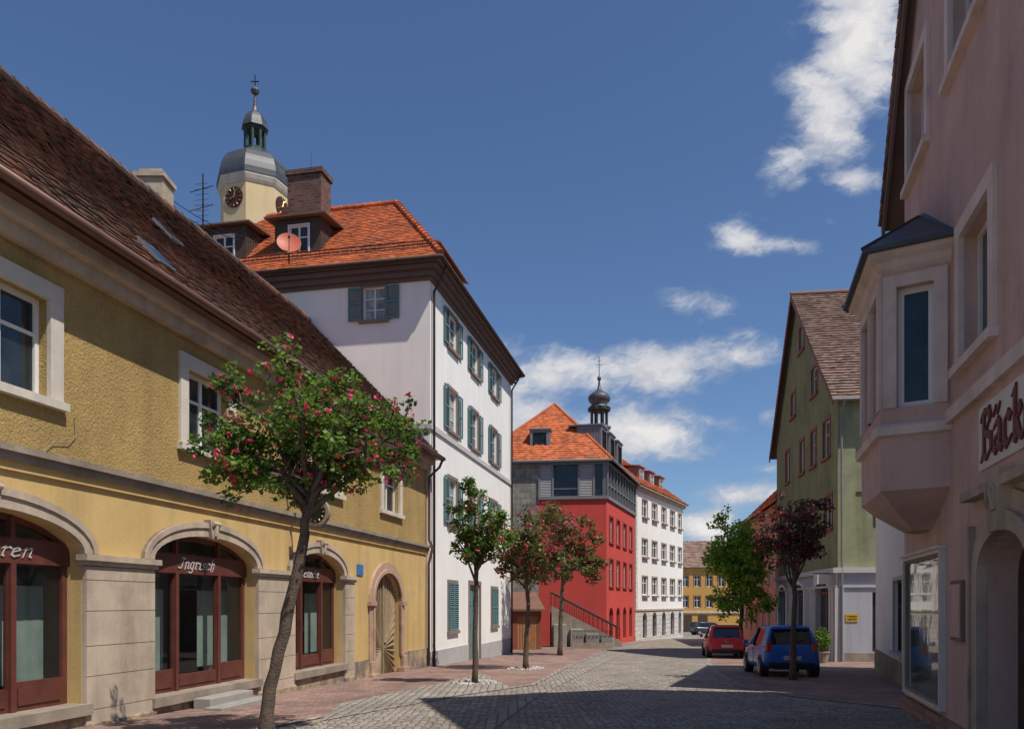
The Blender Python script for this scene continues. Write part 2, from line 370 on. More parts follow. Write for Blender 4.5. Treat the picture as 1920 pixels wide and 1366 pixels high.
def text(txt,size,org,right,up,mtl,name,parent,ext=.012,shear=0,bold=0,width=None):
    cu=bpy.data.curves.new('t','FONT'); cu.body=txt; cu.size=size; cu.extrude=ext; cu.shear=shear; cu.offset=bold; cu.resolution_u=3
    ob=bpy.data.objects.new('t',cu); C.objects.link(ob)
    dg=bpy.context.evaluated_depsgraph_get(); me=bpy.data.meshes.new_from_object(ob.evaluated_get(dg))
    bpy.data.objects.remove(ob)
    right=right.normalized(); up=up.normalized(); nr=right.cross(up)
    xs=[v.co.x for v in me.vertices]; k=1
    if width and xs: k=width/(max(xs)-min(xs))
    o=V3((0,0,0)); r=parent
    while r is not None: o=o+r.location; r=r.parent
    for v in me.vertices: v.co=org+right*(v.co.x*k)+up*v.co.y+nr*(v.co.z+ext)-o
    me.materials.clear(); me.materials.append(mtl)
    ob=bpy.data.objects.new(name,me); C.objects.link(ob)
    if parent is not None: ob.parent=parent
    return ob
GL={'B':(1.08,[[(.05,1.4),(.25,1.58),(.25,.12),(.08,0)],[(.1,1.5),(.7,1.58),(.85,1.25),(.35,.85),(.9,.65),(.92,.22),(.55,0),(.1,.08)]]),
'a':(.86,[[(.15,.85),(.42,1.0),(.6,.85),(.6,.12),(.78,0)],[(.6,.58),(.15,.4),(.12,.15),(.3,0),(.6,.2)]]),
'ä':(.86,[[(.15,.85),(.42,1.0),(.6,.85),(.6,.12),(.78,0)],[(.6,.58),(.15,.4),(.12,.15),(.3,0),(.6,.2)],[(.15,1.3),(.2,1.42)],[(.5,1.3),(.55,1.42)]]),
'c':(.76,[[(.6,.82),(.4,1.0),(.14,.8),(.14,.2),(.35,0),(.66,.16)]]),
'k':(.86,[[(.08,1.5),(.22,1.6),(.22,.08),(.32,0)],[(.22,.62),(.52,1.0),(.65,.8),(.25,.55)],[(.35,.5),(.55,.12),(.78,0)]]),
'e':(.74,[[(.15,.48),(.58,.74),(.38,1.0),(.14,.8),(.14,.2),(.35,0),(.66,.16)]]),
'r':(.68,[[(.08,.88),(.22,1.0),(.22,.1),(.34,0)],[(.22,.78),(.48,1.0),(.64,.86)]]),
'i':(.46,[[(.08,.88),(.22,1.0),(.22,.1),(.36,0)],[(.2,1.3),(.25,1.4)]]),
'n':(.84,[[(.08,.88),(.2,1.0),(.2,0)],[(.2,.75),(.48,1.0),(.62,.85),(.62,.12),(.76,0)]]),
'h':(.84,[[(.08,1.48),(.2,1.6),(.2,0)],[(.2,.75),(.48,1.0),(.62,.85),(.62,.1),(.48,-.2)]]),
's':(.72,[[(.6,.9),(.36,1.0),(.15,.8),(.58,.36),(.5,.06),(.1,.1)]]),
't':(.62,[[(.25,1.35),(.25,.15),(.4,0),(.58,.15)],[(.05,1.0),(.52,1.0)]]),
'g':(.8,[[(.6,.95),(.3,1.0),(.12,.75),(.12,.25),(.35,0),(.6,.2)],[(.6,1.0),(.6,-.35),(.4,-.58),(.08,-.45)]]),
'I':(.78,[[(.02,1.2),(.25,1.58),(.7,1.45)],[(.45,1.52),(.42,.2),(.25,0),(.0,.15)]]),
'U':(1.05,[[(.02,1.35),(.2,1.55),(.2,.3),(.42,0),(.78,.3)],[(.78,1.55),(.78,.12),(.95,0)]])}
def nibtext(word,org,right,up,sx,sy,nib,th,mtl,name,parent,shear=0.0):
    nr=right.cross(up); b=MB(); x=0
    nv=(nib*math.cos(.75),nib*math.sin(.75)); k=0
    for ch in word:
        adv,st=GL[ch]
        for pl in st:
            for (a,c) in zip(pl[:-1],pl[1:]):
                def W(p,s,z): 
                    X=(x+p[0]+shear*p[1])*sx+nv[0]*s; return org+right*X+up*(p[1]*sy+nv[1]*s)+nr*z
                z1=th+.0004*(k%7); k+=1
                L=math.hypot(c[0]-a[0],c[1]-a[1])+1e-6; e=.03/L; a2=(a[0]-(c[0]-a[0])*e,a[1]-(c[1]-a[1])*e); c2_=(c[0]+(c[0]-a[0])*e,c[1]+(c[1]-a[1])*e)
                b.hexa([W(a2,-.5,0),W(c2_,-.5,0),W(c2_,.5,0),W(a2,.5,0),W(a2,-.5,z1),W(c2_,-.5,z1),W(c2_,.5,z1),W(a2,.5,z1)])
        x+=adv
    return b.build(name,mtl,parent)
def wordw(word): return sum(GL[c][0] for c in word)
def window(fr,par,u0,u1,z0,z1,dep=.16,fm='white',cols=2,rows=2,gl='glass',sur=None,sill=None,shut=None,sw=.5,fw=.055,w=0,closed=False,cap=0):
    if u0>u1: u0,u1=u1,u0
    b=MB(); a0,a1=w-dep-.05,w-dep+.02
    b.box(fr,u0-.01,u0+fw,a0,a1,z0,z1); b.box(fr,u1-fw,u1+.01,a0,a1,z0,z1)
    b.box(fr,u0+fw,u1-fw,a0,a1,z0-.01,z0+fw); b.box(fr,u0+fw,u1-fw,a0,a1,z1-fw,z1+.01)
    for k in range(1,cols):
        c=u0+(u1-u0)*k/cols; b.box(fr,c-fw*.55,c+fw*.55,a0,a1-.005,z0+fw,z1-fw)
    for k in range(1,rows):
        c=z0+(z1-z0)*k/rows
        if rows==2: c=z0+(z1-z0)*.64
        b.box(fr,u0+fw,u1-fw,a0,a1-.012,c-fw*.35,c+fw*.35)
    W=b.build('window',M[fm],par)
    p=MB(); p.face([fr.pt(u0,w-dep-.02,z0),fr.pt(u1,w-dep-.02,z0),fr.pt(u1,w-dep-.02,z1),fr.pt(u0,w-dep-.02,z1)]); p.build('pane',M[gl],W)
    s_=sur[1] if sur else 0
    if sur:
        q=MB(); m_,t_=sur[0],sur[1]; pr=sur[2] if len(sur)>2 else .03; e=.004
        q.box(fr,u0-t_,u0+e,w-.02,w+pr,z0,z1); q.box(fr,u1-e,u1+t_,w-.02,w+pr,z0,z1); q.box(fr,u0-t_-cap,u1+t_+cap,w-.02,w+pr+.004+cap*.5,z1-e,z1+t_)
        q.build('surround',M[m_],W)
    if sill:
        q=MB(); q.box(fr,u0-s_-.05,u1+s_+.05,w-dep,w+.11,z0-.11,z0+.006); q.build('sill',M[sill],W)
    if shut:
        mid=(u0+u1)/2
        for sgn in (-1,1):
            q=MB()
            if closed: s0,s1=(u0,mid-.01) if sgn<0 else (mid+.01,u1)
            else: s0,s1=(u0-s_*.6-sw,u0-s_*.6) if sgn<0 else (u1+s_*.6,u1+s_*.6+sw)
            wa=w+.045
            q.box(fr,s0,s0+.05,wa,wa+.045,z0,z1); q.box(fr,s1-.05,s1,wa,wa+.045,z0,z1)
            for zz in (z0,(z0+z1)/2-.03,z1-.07): q.box(fr,s0+.05,s1-.05,wa,wa+.043,zz,zz+.07)
            n=int((z1-z0)/.085)
            for k in range(n):
                zz=z0+.07+k*(z1-z0-.14)/n
                q.hexa([fr.pt(s0+.05,wa,zz+.04),fr.pt(s1-.05,wa,zz+.04),fr.pt(s1-.05,wa+.035,zz),fr.pt(s0+.05,wa+.035,zz),fr.pt(s0+.05,wa,zz+.055),fr.pt(s1-.05,wa,zz+.055),fr.pt(s1-.05,wa+.035,zz+.015),fr.pt(s0+.05,wa+.035,zz+.015)])
            q.build('shutter',M[shut],W)
    return W
# ---------------------------------------------------------------- setting
def sheet(name,poly,m,off):
    b=MB(); pl=[V3((x,y,0)) for x,y in poly]
    for tr in tessellate_polygon([pl]):
        t=[(pl[k].x,pl[k].y) for k in tr]
        for g,bk in ((False,40),(True,40)):
            c=clip(t,1,bk,g)
            if len(c)>=3: b.face([V3((x,y,gz(y)+off)) for x,y in c])
    o=b.build(name,m,fix=False)
    for p in o.data.polygons:
        if p.normal.z<0: p.flip()
    o['kind']='structure'; return o
b=MB(); ys=[-80,0,40,150,3000]
for i in range(4): b.face([V3((-2000,ys[i],gz(ys[i])-.004)),V3((2000,ys[i],gz(ys[i])-.004)),V3((2000,ys[i+1],gz(ys[i+1])-.004)),V3((-2000,ys[i+1],gz(ys[i+1])-.004))])
o=b.build('ground',M['earth'],fix=False); o['kind']='structure'
sheet('street',[(-40,-20),(50,-20),(50,148),(-40,148)],M['cobble'],.0)
LE=[gp(*p) for p in [(-330,1560),(150,1452),(380,1390),(540,1356),(700,1326),(860,1303),(1000,1283),(1062,1250),(1140,1217),(1196,1203)]]
sheet('pavement_left',LE+[(14,69),(9,60),(2,56),(-3,46),(-6,30),(-14,4)],M['pavers'],.008)
RE=[gp(*p) for p in [(1330,1226),(1328,1242),(1345,1262),(1395,1288),(1500,1306),(1650,1322),(1697,1328)]]
sheet('pavement_right',RE+[(8,13),(22,15),(22,48),(15.2,46)],M['pavers'],.008)
sheet('tree_pit_paving',[gp(*p) for p in [(600,1352),(860,1304),(960,1290),(905,1262),(780,1290),(640,1318)]],M['sett'],.012)
def ribbon(name,pts,wd,m,off):
    L=[];R=[]
    for i,p in enumerate(pts):
        a=V3((*pts[max(i-1,0)],0)); c=V3((*pts[min(i+1,len(pts)-1)],0)); d=(c-a).normalized(); n=V3((-d.y,d.x,0))*wd/2
        L.append((p[0]+n.x,p[1]+n.y)); R.append((p[0]-n.x,p[1]-n.y))
    return sheet(name,L+R[::-1],m,off)
ribbon('gutter_left',[gp(*p) for p in [(860,1420),(905,1366),(985,1310),(1062,1272),(1130,1240),(1180,1217),(1225,1203)]],.34,M['sett'],.012)
ribbon('pavement_edge',LE[1:],.16,M['sett'],.016)
ribbon('kerb_right',RE,.2,M['sett'],.013)
# ---------------------------------------------------------------- yellow house
k=.194
A=Fr(-3.07,28.6,k,1,(10,20))
def uy(Y,fr=A): return (Y-fr.p.y)/fr.d.y
yh=thing('yellow_house','long yellow plastered house with arched shop windows and old brown tile roof','house',(-6,18,gz(18)))
uN=-24.0
shops=[(uy(8.35),uy(11.73)),(uy(13.31),uy(16.68)),(uy(18.34),uy(21.18))]
zb=[0.0,-.1,-.12]
g0,g1=uy(23.35),uy(25.7)
ZC=3.42
holes=[arch(a,c,zb[i],2.2,2.74) for i,(a,c) in enumerate(shops)]+[arch(g0,g1,-1.0,1.55,2.42)]
b=MB(); b.wall(A,rect(uN,0,-1.3,ZC),holes,.32)
b.face([A.pt(0,0,-1.3),A.pt(0,-10,-1.3),A.pt(0,-10,6.7),A.pt(0,0,6.7)]); b.face([A.pt(uN,0,-1.3),A.pt(uN,-10,-1.3),A.pt(uN,-10,6.7),A.pt(uN,0,6.7)])
b.build('shop_wall',M['yellow_lo'],yh)
wy=[(9.75,11.1),(14.3,15.65),(19.45,20.9),(24.2,25.65)]
WY=[(uy(a),uy(c)) for a,c in wy]
b=MB(); b.wall(A,rect(uN,0,ZC,6.75),[rect(a,c,4.33,5.72) for a,c in WY],.3,w=.0); b.build('upper_wall',M['yellow_up'],yh)
for a,c in WY: window(A,yh,a,c,4.33,5.72,dep=.17,sur=('creamsur',.24,.05),sill='creamsur',fw=.07,cols=2,rows=2)
b=MB(); b.box(A,uN,.02,-.02,.1,3.36,3.47); b.box(A,uN,.03,-.02,.16,3.47,3.56); b.build('string_course',M['sandgrey'],yh)
b=MB(); b.box(A,uN,.02,-.02,.05,3.24,3.36); b.build('string_course',M['yellow_lo'],yh)
b=MB(); b.box(A,uN,.05,-.02,.16,6.25,6.45); b.box(A,uN,.06,-.02,.32,6.45,6.62); b.build('cornice',M['sand'],yh)
b=MB(); b.box(A,uN,.08,-.3,.5,6.62,6.68); b.box(A,uN,.085,.5,.53,6.6,6.76); b.build('eave_board',M['gutter'],yh)
b=MB(); b.tube([A.pt(uN,.62,6.68),A.pt(.1,.62,6.66)],.075,8); b.build('gutter',M['gutter'],yh,True)
b=MB(); b.tube([A.pt(-.05,.62,6.62),A.pt(-.05,.5,6.35),A.pt(-.12,.14,6.0),A.pt(-.12,.14,3.75),A.pt(-.12,.26,3.5),A.pt(-.12,.2,3.2),A.pt(-.12,.12,2.9),A.pt(-.12,.12,-.75)],.05,8); b.build('downpipe',M['gutter'],yh,True)
b=MB(); u_,z_=A.uz(137,790); cp_=[A.pt(u_,.03,4.25),A.pt(u_+.02,.04,3.95),A.pt(u_-.1,.03,3.8),A.pt(u_-.4,.03,3.75),A.pt(u_-.6,.03,3.58)]; b.tube(cp_,.007,4); b.build('cable',M['sandgrey'],yh)
OR=A.pt(uN,.6,6.7); rise=5.5; run=5.4; Vd=(-A.n*run+UP*rise).normalized(); SL=math.hypot(rise,run)
b=MB(); tiles(b,OR,A.d,Vd,[(0,0),(24.12,0),(24.12,SL*.96),(0,SL*1.03)],cv=.155,cu=.17,lift=.024,jit=.014)
N_=A.d.cross(Vd); N_=N_ if N_.z>0 else -N_
rf=b.build('roof',M['tile_brown'],yh,fix=False)
b=MB(); top0=OR+Vd*SL*1.03; top1=OR+A.d*24.12+Vd*SL*.96; b.face([OR-N_*.06,OR+A.d*24.12-N_*.06,top1-N_*.06,top0-N_*.06]); 
b.face([top0,top1,A.pt(.1,-10.4,6.7),A.pt(uN,-10.4,6.7)]); b.face([A.pt(0,0,6.6),A.pt(0,-10,6.6),top1-N_*.1-A.d*.12]); b.build('roof_underside',M['tile_brown'],rf)
b=MB()
nn_=int((top1-top0).length/.35)
for j in range(nn_): b.tube([top0.lerp(top1,j/nn_)+UP*.05,top0.lerp(top1,(j+1.08)/nn_)+UP*.02],[.12,.1],8,random.random())
b.build('ridge_tiles',M['tile_brown'],rf)
def hit(px,py,O,N):
    d=V3(((px-960)/F,1,(HY-py)/F)); c=V3((0,0,EH)); return c+d*((O-c).dot(N)/d.dot(N))
for px,py in ((290,480),(313,438)):
    h=hit(px,py,OR,N_); b=MB(); uu=A.d; w_,l_=.22,.32
    q=[h-uu*w_-Vd*l_,h+uu*w_-Vd*l_,h+uu*w_+Vd*l_,h-uu*w_+Vd*l_]; b.hexa([p-N_*.02 for p in q]+[p+N_*.06 for p in q]); s_=b.build('skylight',M['zinc'],rf)
    b=MB(); w_,l_=.19,.28; q=[h-uu*w_-Vd*l_,h+uu*w_-Vd*l_,h+uu*w_+Vd*l_,h-uu*w_+Vd*l_]; b.face([p+N_*.066 for p in q]); b.build('pane',M['glass'],s_)
b=MB(); cf=Fr(-9.75,21.4,1,.0,(0,0)); b.box(cf,-.36,.36,-.7,0,11,12.95); b.box(cf,-.42,.42,-.76,.06,12.95,13.07); b.box(cf,-.3,.3,-.64,-.06,13.07,13.2); b.build('chimney',M['pale_plaster'],rf)
def pillar(a,c,z0):
    b=MB(); z=z0; hs=[.42,.5,.45,.52,.46,.5]; i=0
    while z<2.02:
        h=min(hs[i%6],2.06-z); b.box(A,a+.002,c-.002,-.02,.085,z,z+h-.012); z+=h; i+=1
    b.box(A,a,c,-.02,.068,z0,2.05)
    P=b.build('pillar',M['sand'],yh)
    b=MB(); b.box(A,a-.05,c+.05,-.03,.12,2.06,2.13); b.box(A,a-.08,c+.08,-.03,.16,2.13,2.22); b.build('capital',M['sand'],P)
    b=MB(); b.box(A,a-.02,c+.02,-.03,.11,z0-.5,z0+.22); b.build('pillar_base',M['plinth'],P,bevel=.02)
pillar(shops[0][1]+.004,shops[1][0]-.004,-.5); pillar(shops[1][1]+.004,shops[2][0]-.004,-.6)
pillar(shops[2][1]+.004,shops[2][1]+.65,-.7); pillar(shops[0][0]-1.3,shops[0][0]-.004,-.5)
for i,(a,c) in enumerate(shops):
    b=MB(); arch_ring(b,A,a,c,2.2,2.23,2.74,.26,-.02,.07,False); arch_ring(b,A,a-.16,c+.16,2.23,2.23,2.9,.1,-.02,.1,False)
    ob=b.build('arch',M['sand'],yh)
    m_=(a+c)/2; b=MB(); b.prism(A,[(m_-.1,2.7),(m_+.1,2.7),(m_+.17,3.05),(m_-.17,3.05)],-.02,.14); b.tube([A.pt(m_-.12,.15,2.98),A.pt(m_+.12,.15,2.98)],.05,8); b.tube([A.pt(m_,.15,2.75),A.pt(m_,.15,2.95)],.05,8); b.build('keystone',M['sand'],ob)
b=MB()
for a,c in [(uN,g0-.35),(g1+.35,0)]: b.box(A,a,c,-.02,.05,-1.2,-.12 if a<-10 else -.1)
b.build('plinth',M['plinth'],yh)
b=MB(); arch_ring(b,A,g0,g1,-.2,1.55,2.42,.34,-.02,.06,True); arch_ring(b,A,g0,g1,-.2,1.55,2.42,.12,-.02,.1,True)
for s0,s1 in ((g0-.42,g0+.006),(g1-.006,g1+.42)):
    b.box(A,s0,s1,-.03,.14,1.42,1.56); b.box(A,s0+.03,s1-.0,-.03,.13,-1.1,-.2); b.box(A,s0-.05,s1+.05,-.03,.2,-1.1,-.55)
gs=b.build('gate_surround',M['pinkstone'],yh,bevel=.01)
b=MB(); b.wall(A,arch(g0,g1,-1.0,1.55,2.42),[],.1,w=-.2)
cu_=(g0+g1)/2; zc_=.1
per=arch(g0+.04,g1-.04,-.95,1.55,2.38,16)
P2=[]
for i in range(len(per)):
    a_,b2=per[i],per[(i+1)%len(per)]; n_=max(1,int(math.hypot(b2[0]-a_[0],b2[1]-a_[1])/.22))
    for j in range(n_): P2.append((a_[0]+(b2[0]-a_[0])*j/n_,a_[1]+(b2[1]-a_[1])*j/n_))
for p in P2: b.tube([A.pt(cu_+(p[0]-cu_)*.08,-.17,zc_+(p[1]-zc_)*.08),A.pt(p[0],-.17,p[1])],[.012,.05],5)
b.box(A,cu_-.045,cu_+.045,-.19,-.1,-1,2.38)
gt=b.build('gate',M['gate'],yh); b=MB(); b.disc(A.pt(cu_+.12,-.12,.25),A.n,.04,.04,10); b.build('handle',M['iron'],gt)
def shopfront(i,a,c,z0,word,wd,tc):
    root=yh; D=.24; w=-D
    L=c-a; m1,m2=a+L*.30,a+L*.70; f=.09
    big=arch(a+f,c-f,z0+.1,2.2,2.74-f)
    fan=clip(big,1,2.4,True); hs=[]
    for s0,s1 in ((a,m1-.05),(m1+.05,m2-.05),(m2+.05,c)):
        q=clip(clip(fan,0,s0,True),0,s1,False); hs.append(q)
    pz=z0+.42
    lows=[(a+f,m1-.05,pz),(m1+.05,m2-.05,z0+.34 if i!=1 else z0+.3),(m2+.05,c-f,pz)]
    for s0,s1,zz in lows: hs.append(rect(s0,s1,zz,2.02))
    b=MB(); b.wall(A,arch(a,c,z0,2.2,2.74),hs,.07,w=w)
    for s0,s1,zz in lows: b.box(A,s0+.06,s1-.06,w,w+.02,z0+.1,zz-.08)
    b.box(A,a,c,w,w+.05,2.04,2.38)
    for mm in (m1,m2): b.box(A,mm-.045,mm+.045,w,w+.05,z0,2.04); b.box(A,mm-.035,mm+.035,w,w+.04,2.38,2.68)
    fo=b.build('shopfront',M['shopwood'],root)
    b=MB(); wp=w-.04
    b.wall(A,arch(a+.03,c-.03,z0+.05,2.2,2.70),[],.1,w=wp); b.build('pane',M['shopglass'],fo)
    sx=wd/wordw(word); nibtext(word,A.pt(tc-wd/2,w+.055,2.13),A.d,UP,sx,.125,.03,.012,M['silver'],'lettering',fo,.25)
    b=MB()
    z1=2.9; B_=-2.6
    P=A.pt
    b.face([P(a-.3,B_,z0),P(c+.3,B_,z0),P(c+.3,B_,z1),P(a-.3,B_,z1)])
    b.face([P(a-.3,B_,z0),P(a-.3,-.33,z0),P(a-.3,-.33,z1),P(a-.3,B_,z1)]); b.face([P(c+.3,B_,z0),P(c+.3,-.33,z0),P(c+.3,-.33,z1),P(c+.3,B_,z1)])
    b.face([P(a-.3,-.33,z0),P(a,-.33,z0),P(a,-.33,z1),P(a-.3,-.33,z1)]); b.face([P(c,-.33,z0),P(c+.3,-.33,z0),P(c+.3,-.33,z1),P(c,-.33,z1)])
    b.face([P(a-.3,B_,z0+.02),P(c+.3,B_,z0+.02),P(c+.3,-.3,z0+.02),P(a-.3,-.3,z0+.02)]); b.face([P(a-.3,B_,z1),P(c+.3,B_,z1),P(c+.3,-.33,z1),P(a-.3,-.33,z1)])
    b.build('shop_interior',M['interior'],fo)
    for s0,s1 in ((a+.05,m1+.2),(m2-.1,c-.03)):
        b=MB(); n=10
        for j in range(n):
            x0=s0+(s1-s0)*j/n; x1=s0+(s1-s0)*(j+1)/n; y0=-.62+.006*(j%2); y1=-.62+.006*((j+1)%2)
            b.face([P(x0,y0,z0+.35),P(x1,y1,z0+.35),P(x1,y1,1.75),P(x0,y0,1.75)])
        b.build('curtain',M['curtain'],fo)
    b=MB(); b.box(A,a-.08,c+.08,-.3,.14,z0-.14,z0+.02); b.build('sill',M['sandgrey'],fo)
shopfront(0,*shops[0],zb[0],'Uhren',1.05,uy(10.5)); shopfront(1,*shops[1],zb[1],'Ingrisch',1.15,uy(14.9)); shopfront(2,*shops[2],zb[2],'Bestecke',1.05,uy(19.6))
m_=(shops[1][0]+shops[1][1])/2
b=MB(); b.box(A,m_-.75,m_+.75,.16,.5,-.7,-.2); b.box(A,m_-.95,m_+.95,.5,.85,-.7,-.33); b.build('step',M['concrete'],yh,bevel=.015)
u_,z_=A.uz(674,1067); b=MB(); b.box(A,u_-.22,u_+.22,.005,.03,z_-.16,z_+.14); o=b.build('street_sign',M['signblue']); tag(o,'small blue enamel plaque on yellow wall left of arched gate','sign')
u_,z_=A.uz(590,960,.7); sg=thing('hanging_clock_sign','round dark hanging clock sign on wrought iron bracket above the third shop arch','sign',A.pt(u_,0,z_))
b=MB(); c_=A.pt(u_,.75,z_); b.tube([A.pt(u_,0,z_+.5),A.pt(u_,.8,z_+.5),c_+UP*.3],.022,6); b.tube([A.pt(u_,0,z_+.05),A.pt(u_,.3,z_+.3),A.pt(u_,.6,z_+.5)],.015,6)
for kk in range(3):
    cc=A.pt(u_,.2+kk*.22,z_+.62); b.tube([cc+(A.n*math.cos(t/8*6.28)+UP*math.sin(t/8*6.28))*.09 for t in range(9)],.012,5)
b.build('bracket',M['iron'],sg)
b=MB(); b.disc(c_-A.d*.07,A.d,.31,.14,28); dk=b.build('clock_case',M['sandgrey'],sg)
b=MB(); b.disc(c_-A.d*.078,A.d,.24,.156,28); b.build('dial',M['iron'],dk)
b=MB(); q=c_-A.d*.09; b.tube([q,q+UP*.17+A.n*.02],.012,5); b.tube([q,q-A.n*.12+UP*.04],.014,5)
for t in range(12):
    e=A.n*math.cos(t/12*6.283)+UP*math.sin(t/12*6.283); b.tube([q+e*.18,q+e*.225],.012,4)
b.build('clock_hands',M['gold'],dk)
# ---------------------------------------------------------------- white house
kw=.21
B=Fr(-2.96,28.75,kw,1,(10,20)); Lw=14.1; Dw=11.0; ZE=13.7
wh=thing('white_house','tall white house with blue green shutters and orange hipped roof','house',(-6,34,gz(34)))
Bs=B.side(0,0,-1)
cols=[(31.0,32.2),(34.45,35.6),(38.1,39.3)]
WC=[(uy(a,B),uy(c,B)) for a,c in cols]
rows=[(11.5,12.85),(8.25,9.9),(4.6,6.4)]
hol=[rect(a,c,z0,z1) for a,c in WC for z0,z1 in rows]
g_=[(WC[0][0],WC[0][1],.4,2.3),(uy(34.1,B),uy(35.9,B),-1.0,2.3),(WC[2][0],WC[2][1],.4,2.2)]
hol+= [rect(*g) for g in g_]
b=MB(); b.wall(B,rect(0,Lw,-1.6,ZE),hol,.22); b.face([B.pt(Lw,0,-1.6),B.pt(Lw,-Dw,-1.6),B.pt(Lw,-Dw,ZE),B.pt(Lw,0,ZE)]); b.build('street_wall',M['white_wall'],wh)
sa,sb=Bs.u(722),Bs.u(681); sz0,sz1=zat(602,29.3),zat(540,29.3)
b=MB(); b.wall(Bs,rect(0.003,Dw,-1.6,ZE),[rect(sa,sb,sz0,sz1)],.2); b.build('side_wall',M['white_side'],wh)
window(Bs,wh,sa,sb,sz0,sz1,dep=.12,rows=3,gl='glasscurt',sur=('browntrim',.1,.03),sill='browntrim',shut='shutter',sw=.5)
gi=0
for a,c in WC:
    for z0,z1 in rows: window(B,wh,a,c,z0,z1,dep=.12,rows=3,gl=('glass','glasscurt','glassblue','glass','glass','glasscurt','glassblue')[gi%7],sur=('browntrim',.12,.03),sill='browntrim',shut='shutter',sw=.58); gi+=1
for g in (g_[0],g_[2]): window(B,wh,*g,dep=.12,rows=2,sur=('browntrim',.12,.03),sill='browntrim',shut='shutter',closed=True)
a,c,z0,z1=g_[1]; b=MB(); b.box(B,a,c,-.2,-.12,z0,z1)
for kk in range(2):
    for zz in (-.3,.55,1.4): x=a+.12+kk*(c-a)/2; b.box(B,x,x+(c-a)/2-.24,-.12,-.09,zz,zz+.7)
dr=b.build('door',M['shutter'],wh); b=MB(); b.box(B,a-.15,a+.004,-.02,.04,z0,z1); b.box(B,c-.004,c+.15,-.02,.04,z0,z1); b.box(B,a-.15,c+.15,-.02,.045,z1-.004,z1+.18); b.build('door_surround',M['browntrim'],dr)
b=MB(); b.tube([B.pt((a+c)/2+.1,-.1,.1),B.pt((a+c)/2+.1,-.04,.1),B.pt((a+c)/2+.22,-.04,.1)],.015,6); b.build('handle',M['iron'],dr)
b=MB(); b.box(B,-.05,Lw,-.02,.07,7.78,7.98); b.box(Bs,-.065,Dw,-.02,.065,7.785,7.975); b.build('string_course',M['bandgrey'],wh)
b=MB(); b.box(B,.0,a-.16,-.02,.03,-1.6,-.25); b.box(B,c+.16,Lw,-.02,.03,-1.6,-.35); b.build('plinth',M['greybase'],wh)
b=MB()
for i,(o1,za,zz) in enumerate(((.1,13.14,13.26),(.22,13.26,13.46),(.38,13.46,13.62),(.55,13.64,13.74))):
    b.box(B,-o1,Lw+o1,-.05,o1,za,zz); b.box(Bs,.02,Dw,-.05,o1-.004,za+.002,zz-.002)
b.build('cornice',M['browneave'],wh)
b=MB(); b.tube([B.pt(-.6,.62,13.72),B.pt(Lw+.5,.62,13.72)],.075,8); b.tube([Bs.pt(-.6,.62,13.72),Bs.pt(Dw,.62,13.72)],.075,8); b.build('gutter',M['darkbrown'],wh,True)
b=MB(); b.tube([B.pt(.12,.6,13.66),B.pt(.15,.35,13.2),B.pt(.18,.1,12.8),B.pt(.18,.1,-1.0)],.05,8); b.build('downpipe',M['darkbrown'],wh,True)
b=MB(); b.tube([B.pt(Lw-.2,.6,13.66),B.pt(Lw-.2,.35,13.2),B.pt(Lw-.2,.1,12.8),B.pt(Lw-.2,.1,-1.2)],.05,8); b.build('downpipe',M['darkbrown'],wh,True)
iu,iw,ih=4.2,3.2,4.15; ov=.6; zr=13.78
b=MB(); O1=B.pt(-ov,ov,zr); V1=(B.d*iu+UP*ih); S1=V1.length; Wt=Dw+2*ov
tiles(b,O1,-B.n,V1,[(0,0),(Wt,0),(Wt-iw,S1),(iw,S1)],cv=.17,cu=.18,lift=.026,jit=.008)
O2=B.pt(-ov,ov,zr); V2=(-B.n*iw+UP*ih); S2=V2.length; Lt=Lw+2*ov
tiles(b,O2,B.d,V2,[(0,0),(Lt,0),(Lt-iu,S2),(iu,S2)],cv=.17,cu=.25,lift=.03,jit=.008)
t0,t1,t2,t3=B.pt(-ov+iu,ov-iw,zr+ih),B.pt(Lw+ov-iu,ov-iw,zr+ih),B.pt(Lw+ov-iu,-Dw-ov+iw,zr+ih),B.pt(-ov+iu,-Dw-ov+iw,zr+ih)
b.face([t0,t1,t2,t3]); b.face([t1,t2,B.pt(Lw+ov,-Dw-ov,zr),B.pt(Lw+ov,ov,zr)]); b.face([t2,t3,B.pt(-ov,-Dw-ov,zr),B.pt(Lw+ov,-Dw-ov,zr)])
wr=b.build('roof',M['tile_orange'],wh,fix=False)
b=MB(); b.face([B.pt(-ov,ov,zr-.03),B.pt(Lw+ov,ov,zr-.03),B.pt(Lw+ov,-Dw-ov,zr-.03),B.pt(-ov,-Dw-ov,zr-.03)]); b.build('soffit',M['browneave'],wr)
b=MB()
for q0,q1 in ((O1+UP*.03,t0+UP*.05),(t0+UP*.04,t3+UP*.04)):
    nn_=int((q1-q0).length/.33)
    for j in range(nn_): b.tube([q0.lerp(q1,j/nn_)+UP*.02,q0.lerp(q1,(j+1.1)/nn_)],[.13,.1],8,random.random())
b.build('ridge_tiles',M['tile_orange'],wr)
b=MB()
for zz in (.14,.26): b.tube([O1+V1.normalized()*.75-B.n*.5+UP*zz,O1+V1.normalized()*.75-B.n*(Wt-1)+UP*zz],.014,5)
for j in range(60):
    q=O1+V1.normalized()*.75-B.n*(.5+j*(Wt-1.5)/59); b.tube([q,q+UP*.27],.01,4)
b.build('snow_guard',M['iron'],wr)
